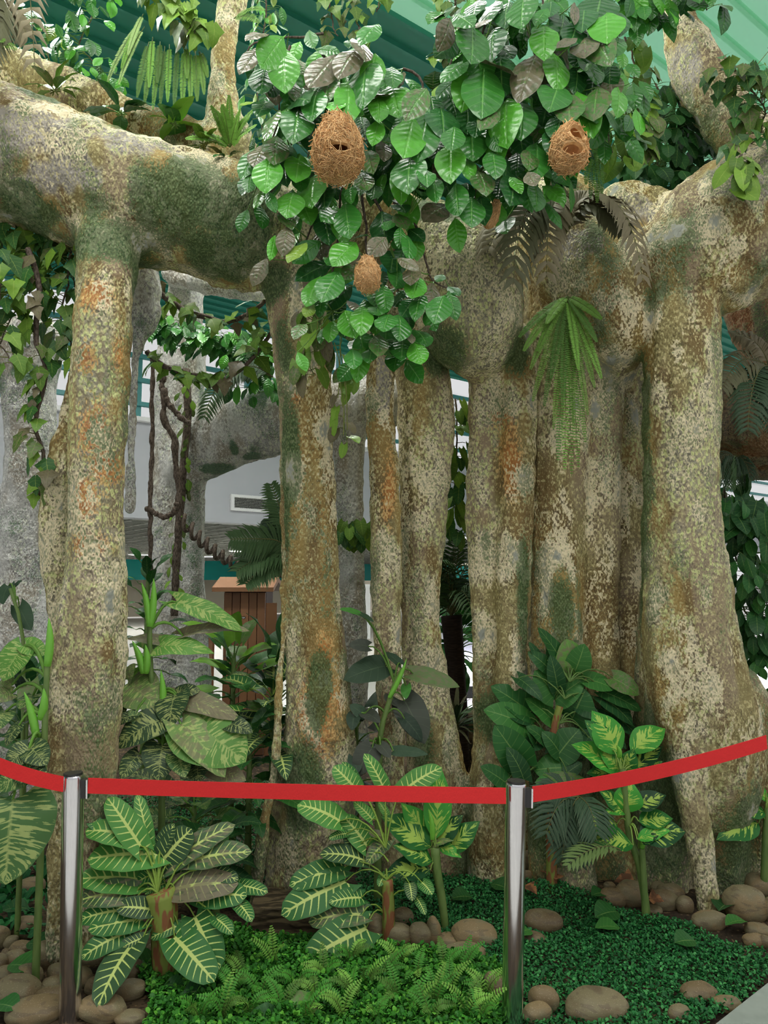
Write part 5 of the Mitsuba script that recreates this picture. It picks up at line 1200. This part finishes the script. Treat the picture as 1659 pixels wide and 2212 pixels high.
ORD = 'first second third fourth fifth sixth seventh eighth ninth tenth eleventh twelfth thirteenth fourteenth fifteenth sixteenth seventeenth eighteenth nineteenth twentieth twenty-first twenty-second twenty-third twenty-fourth twenty-fifth twenty-sixth twenty-seventh twenty-eighth twenty-ninth thirtieth'.split()
R8, R7 = (830, 1600, .4997), (0, 1600, .5003)
for grp, crop, text in [
    ('stone at the trunk foot by the right post', R8, '465,462,52,50 430,545,42,50 320,545,60,45 500,560,40,35 625,530,30,40 620,585,30,20'),
    ('stone in the row behind the dark lawn', R8, '990,690,52,38 1075,678,62,50 1190,650,36,28 1240,670,55,35 1215,705,60,38 1305,730,35,35 1165,615,30,18 1110,640,30,25 975,625,25,15 1160,740,40,12'),
    ('stone in the pile right of the leaning root', R8, '1415,795,75,35 1570,735,80,72 1630,640,60,45 1620,830,50,30 1600,865,45,25 1650,870,30,25 1540,630,30,20 1700,760,60,50'),
    ('stone on the lawn right of the right post', R8, '690,808,75,45 650,865,55,28'),
    ('stone around the striped plant stem', R8, '80,780,45,40 60,860,55,42 155,860,45,50 215,845,30,60 290,870,60,30 390,855,95,55 340,935,95,35'),
    ('stone on the near edge of the lawn', R8, '480,1110,45,65 690,1140,60,48 660,1195,60,35 920,1170,120,55 1365,1105,75,35 1490,1150,55,28 1280,1200,50,35'),
    ('stone in the pile left of the left post', R7, '105,815,55,45 130,645,55,40 45,870,30,25 90,905,50,30 55,955,50,35 180,950,45,60 35,1010,60,25 60,1110,100,60 150,1180,110,45 220,1085,45,40 215,1130,70,40 120,1030,55,40 20,935,20,30 240,1010,40,30 -20,860,50,40 -30,980,50,40'),
    ('stone in the pile right of the left post', R7, '390,945,50,25 435,1180,100,45 560,1090,60,35 560,1210,60,25 660,880,45,40 670,920,40,30 540,1010,70,45 480,1060,60,30 420,1080,50,35 350,1040,50,35 620,1000,40,30'),
    ('stone beside the rough slab', R7, '1150,735,65,35 1160,685,50,28 1620,840,40,55 1560,800,40,30')]:
    ws = [[float(q) for q in w.split(',')] for w in text.split()]
    order = np.argsort(np.argsort([a[0] for a in ws])); big = int(np.argmax([a[2] * a[3] for a in ws]))
    for i, a in enumerate(ws):
        rock(*a, crop=crop, label=f"{'biggest ' if i == big and len(ws) > 2 else ''}{grp}, {ORD[order[i]]} from the left")
for nth, (px, py, rx, ry) in enumerate(((985, 1545, 30, 26), (1015, 1555, 24, 24), (975, 1580, 40, 20), (1018, 1590, 20, 14))):
    g = G(px, py + ry * .5, 0); sc = 5.2 / F
    m = trimesh.creation.icosphere(2); v = m.vertices * [rx * sc, rx * sc, ry * sc] * (1 + .2 * (meshkit.fbm(m.vertices + px, 2) - .5))[:, None]
    key = thing('pebble', ['upper left', 'upper right', 'lower left', 'lower right'][nth] + ' pinkish stone heaped behind the dark palm stem', 'stone', 'river stones in the bed')
    scene[key] = mikit.ply((v + W(px, py, 5.5), m.faces), 'stone', True, uv=np.full((len(v), 2), 1.))
# the heap those stones lie on
m = trimesh.creation.icosphere(3); v = m.vertices * [.5, .35, .5] * (1 + .15 * (meshkit.fbm(m.vertices * 2, 3) - .5))[:, None] + W(1000, 1650, 5.55) * [1, 1, 0]
struct('ground_mound', (v, m.faces), 'soil', 'mound of soil behind the slot in the trunk', True)
# the rough slab
g = G(655, 2030); sc = g[1] / F
m = trimesh.creation.box((1, 1, 1)).subdivide().subdivide().subdivide().subdivide()
v = m.vertices.copy(); v = np.sign(v) * np.abs(v * 2) ** .8 / 2
v = v * [225 * sc, .24, 62 * sc] * (1 - .25 * np.clip(v[:, :1], 0, 1)); v += .03 * (meshkit.fbm(v * 9, 3, 3)[:, None] - .5) + .012 * (meshkit.fbm(v * [10, 60, 60], 2, 5)[:, None] - .5)
key = thing('bark_slab', 'rough grey-brown wooden slab lying in front of the second pillar', 'slab')
scene[key] = mikit.ply((v + g + [0, .14, 24 * sc], m.faces), 'slab_bark', 40)
key = thing('bark_slab', 'small broken piece of bark among the stones right of the leaning root', 'slab')
g = G(1570, 1925); v2 = v * [.55, .4, .35]
scene[key] = mikit.ply((v2 + g + [0, .05, .03], m.faces), 'leaf_dry', 40)


def ground_leaf(px, py, rx, ry, crop, label, code, bsdf='leaf_plain', kind='ficus', z=.03):
    ox, oy, s = crop; cx, cy, rx, ry = ox + px * s, oy + py * s, rx * s, ry * s
    a_ = rng.uniform(-.5, .5)
    B, Tp = G(cx - rx, cy + ry * a_, z + .02), G(cx + rx, cy - ry * a_, z + .015)
    if rng.uniform() < .5: B, Tp = Tp, B
    key = thing('fallen_leaf', label, 'leaf', 'fallen leaves on the bed')
    L = np.linalg.norm(Tp - B); w = min(1.7, max(.8, (2 * ry * 1.9 * B[1] / F) / (L * .55)))
    m = leaf(kind, B, Tp, unit([rng.normal(0, .2), -.3, 1]), code, w, .08, .3)
    scene[key] = mikit.ply((m[0], m[1]), bsdf, True, uv=m[2])


for a in ((335, 680, 45, 40, 1, 'dull green fallen leaf lying left of the right steel post'), (960, 752, 50, 28, 1, 'fallen leaf nearest the stones on the dark green lawn'), (965, 810, 55, 25, 0, 'fallen leaf in the middle of the dark green lawn'), (925, 665, 30, 25, 1, 'small fallen leaf against the row of stones'),
          (500, 632, 40, 28, 1, 'fallen leaf partly behind the right steel post'), (1300, 870, 45, 25, 1, 'shaded fallen leaf on the right of the lawn'), (1520, 790, 45, 20, 0, 'fallen leaf between the stones at the right'), (1475, 720, 30, 40, 2, 'upright fallen leaf beside the leaning root'), (600, 830, 30, 30, 0, 'fallen leaf touching the right steel post')):
    ground_leaf(*a[:4], R8, a[5], a[4])
for a in ((100, 980, 65, 45, 0, 'bright fallen leaf on the stones left of the left steel post'), (170, 885, 55, 35, 1, 'glossy fallen leaf near the left steel post'), (70, 730, 60, 30, 2, 'dusty fallen leaf at the left edge under the big streaked leaf'), (625, 960, 65, 45, 0, 'broad fallen leaf with pale midrib under the cream-veined plant'),
          (750, 1060, 45, 40, 1, 'folded fallen leaf on the near side of the fern mat'), (840, 1090, 55, 60, 2, 'dark fallen leaf in the fern mat'), (1310, 1165, 75, 45, 4, 'pale green fallen leaf at the bottom edge of the fern mat'), (1150, 1195, 80, 25, 1, 'fallen leaf low at the bottom edge of the fern mat'), (1470, 1030, 50, 40, 2, 'dark upright fallen leaf before the stone cluster'), (30, 1150, 50, 40, 1, 'green leaf tucked in the stones at the bottom left')):
    ground_leaf(*a[:4], R7, a[5], a[4])
for a in ((1035, 612, 40, 26, 'orange-brown dry leaf lying on the row of stones'), (630, 650, 30, 35, 'brown dry leaf right behind the right steel post'), (720, 570, 50, 28, 'brown dry leaf at the foot of the fluted trunk'), (1180, 690, 30, 14, 'dry leaf scrap in the row of stones')):
    ground_leaf(*a[:4], R8, a[4], 0, 'leaf_dry', 'ivy', .05)

# ------------------------------------------------------------------ ground cover: mats of tiny leaves nobody could count
from shapely import Polygon, Point, prepare, contains_xy


def mat(key, label, poly_px, n, size, h, codes, bsdf='leaf_box', z0=.0, bump=.04, r=None):
    r = np.random.default_rng(n)
    pl = Polygon([tuple(G(x, y, .03)[:2]) for x, y in poly_px]); x0, y0, x1, y1 = pl.bounds
    q = r.uniform([x0, y0], [x1, y1], (int(n * (x1 - x0) * (y1 - y0) / pl.area) + 1, 2)); q = q[contains_xy(pl, q[:, 0], q[:, 1])]
    n = len(q); p3 = np.column_stack([q, q[:, 0] * 0])
    z = z0 + r.uniform(.1, 1, n) ** .6 * h + bump * (meshkit.fbm(p3 * 6, 3, 8) - .5)
    c = np.column_stack([q, z])
    az = r.uniform(0, 6.283, n); el = r.uniform(-.2, 1.1, n)
    d = np.stack([np.cos(az) * np.cos(el), np.sin(az) * np.cos(el), np.sin(el)], 1)
    up = unit(np.stack([-np.cos(az) * np.sin(el), -np.sin(az) * np.sin(el), np.cos(el)], 1) + r.normal(0, .35, (n, 3)))
    sd = unit(np.cross(d, up)); L = size * r.uniform(.7, 1.3, n)[:, None]
    pts = np.stack([c, c + d * L * .45 + sd * L * .38, c + d * L * .85 + sd * L * .26, c + d * L, c + d * L * .85 - sd * L * .26, c + d * L * .45 - sd * L * .38], 1)
    pts[:, [1, 2, 4, 5]] += (up * L * .12)[:, None]
    f = (np.array([[0, 1, 5], [1, 2, 5], [2, 4, 5], [2, 3, 4]])[None] + 6 * np.arange(n)[:, None, None]).reshape(-1, 3)
    cd = r.choice(codes, n) + 8 * r.integers(0, 60, n)
    u = cd[:, None] + np.array([.5, .9, .8, .5, .2, .1]); v = np.tile([0, .45, .85, 1, .85, .45], (n, 1))
    scene[key] = mikit.ply((pts.reshape(-1, 3), f), bsdf, False, uv=np.stack([u, v], -1).reshape(-1, 2))
    labels[key] = dict(label=label, category='ground cover', kind='stuff')


mat('lawn_mat', 'dark green mat of tiny artificial leaves covering the right half of the bed', [(770, 1885), (900, 1880), (1090, 1900), (1200, 1905), (1290, 1925), (1330, 1960), (1480, 1990), (1560, 2030), (1690, 2060), (1662, 2106), (1512, 2222), (1400, 2330), (1040, 2330), (1060, 2080), (930, 2000), (780, 1985)], 34000, .014, .035, [0, 0, 1, 1, 2])
mat('lawn_mat_001', 'dim green mat of tiny leaves behind the second pillar', [(250, 1720), (600, 1680), (640, 1760), (620, 1940), (480, 1960), (260, 1900)], 15000, .015, .035, [1, 1, 0])
mat('lawn_mat_002', 'blue-green mat of tiny leaves beyond the slot in the trunk', [(900, 1700), (1080, 1700), (1060, 1590), (940, 1590)], 9000, .018, .05, [0, 2, 2, 1], z0=.02)
mat('fern_mat', 'bright green mat of small rounded leaves in the near left of the bed', [(300, 2105), (420, 2060), (470, 2010), (540, 2020), (700, 2040), (900, 2060), (1080, 2085), (1085, 2260), (300, 2300), (330, 2150)], 26000, .02, .06, [3, 3, 4, 4, 4, 5], bump=.06)
mat('small_leaf_litter', 'scattered small green leaves on the stones under the left plants', [(-60, 1860), (100, 1840), (120, 1960), (60, 2030), (-60, 2010)], 260, .05, .03, [1, 0, 1])
spr = sorted([(560, 2150), (610, 2180), (660, 2200), (700, 2110), (740, 2190), (790, 2130), (810, 2205), (860, 2160), (900, 2110), (930, 2200), (970, 2140), (1000, 2100), (1010, 2190), (1050, 2150), (480, 2190), (520, 2110), (590, 2080), (860, 2080), (760, 2070), (430, 2200), (640, 2130), (760, 2150), (830, 2110), (890, 2185), (940, 2165), (1040, 2200), (540, 2190), (680, 2160), (500, 2140), (960, 2090)])
for i, (px, py) in enumerate(spr):
    key = thing('ground_fern', f'small bright fern sprig in the near green mat, {ORD[i]} from the left', 'fern', 'fern sprigs in the near green mat')
    c = G(px, py + 12, .03)
    for j in range(4):
        az = rng.uniform(0, 6.28); e = c + np.array([math.cos(az) * .09, math.sin(az) * .09, rng.uniform(.05, .13)])
        frond([c, (c + e) / 2 + [0, 0, .035], e], unit([rng.normal(0, .3), -.5, .8]), 14, .024, .008, .3, .1, .0015, 'leaf_fern', key, None, int(rng.choice([5, 5, 1, 4])))
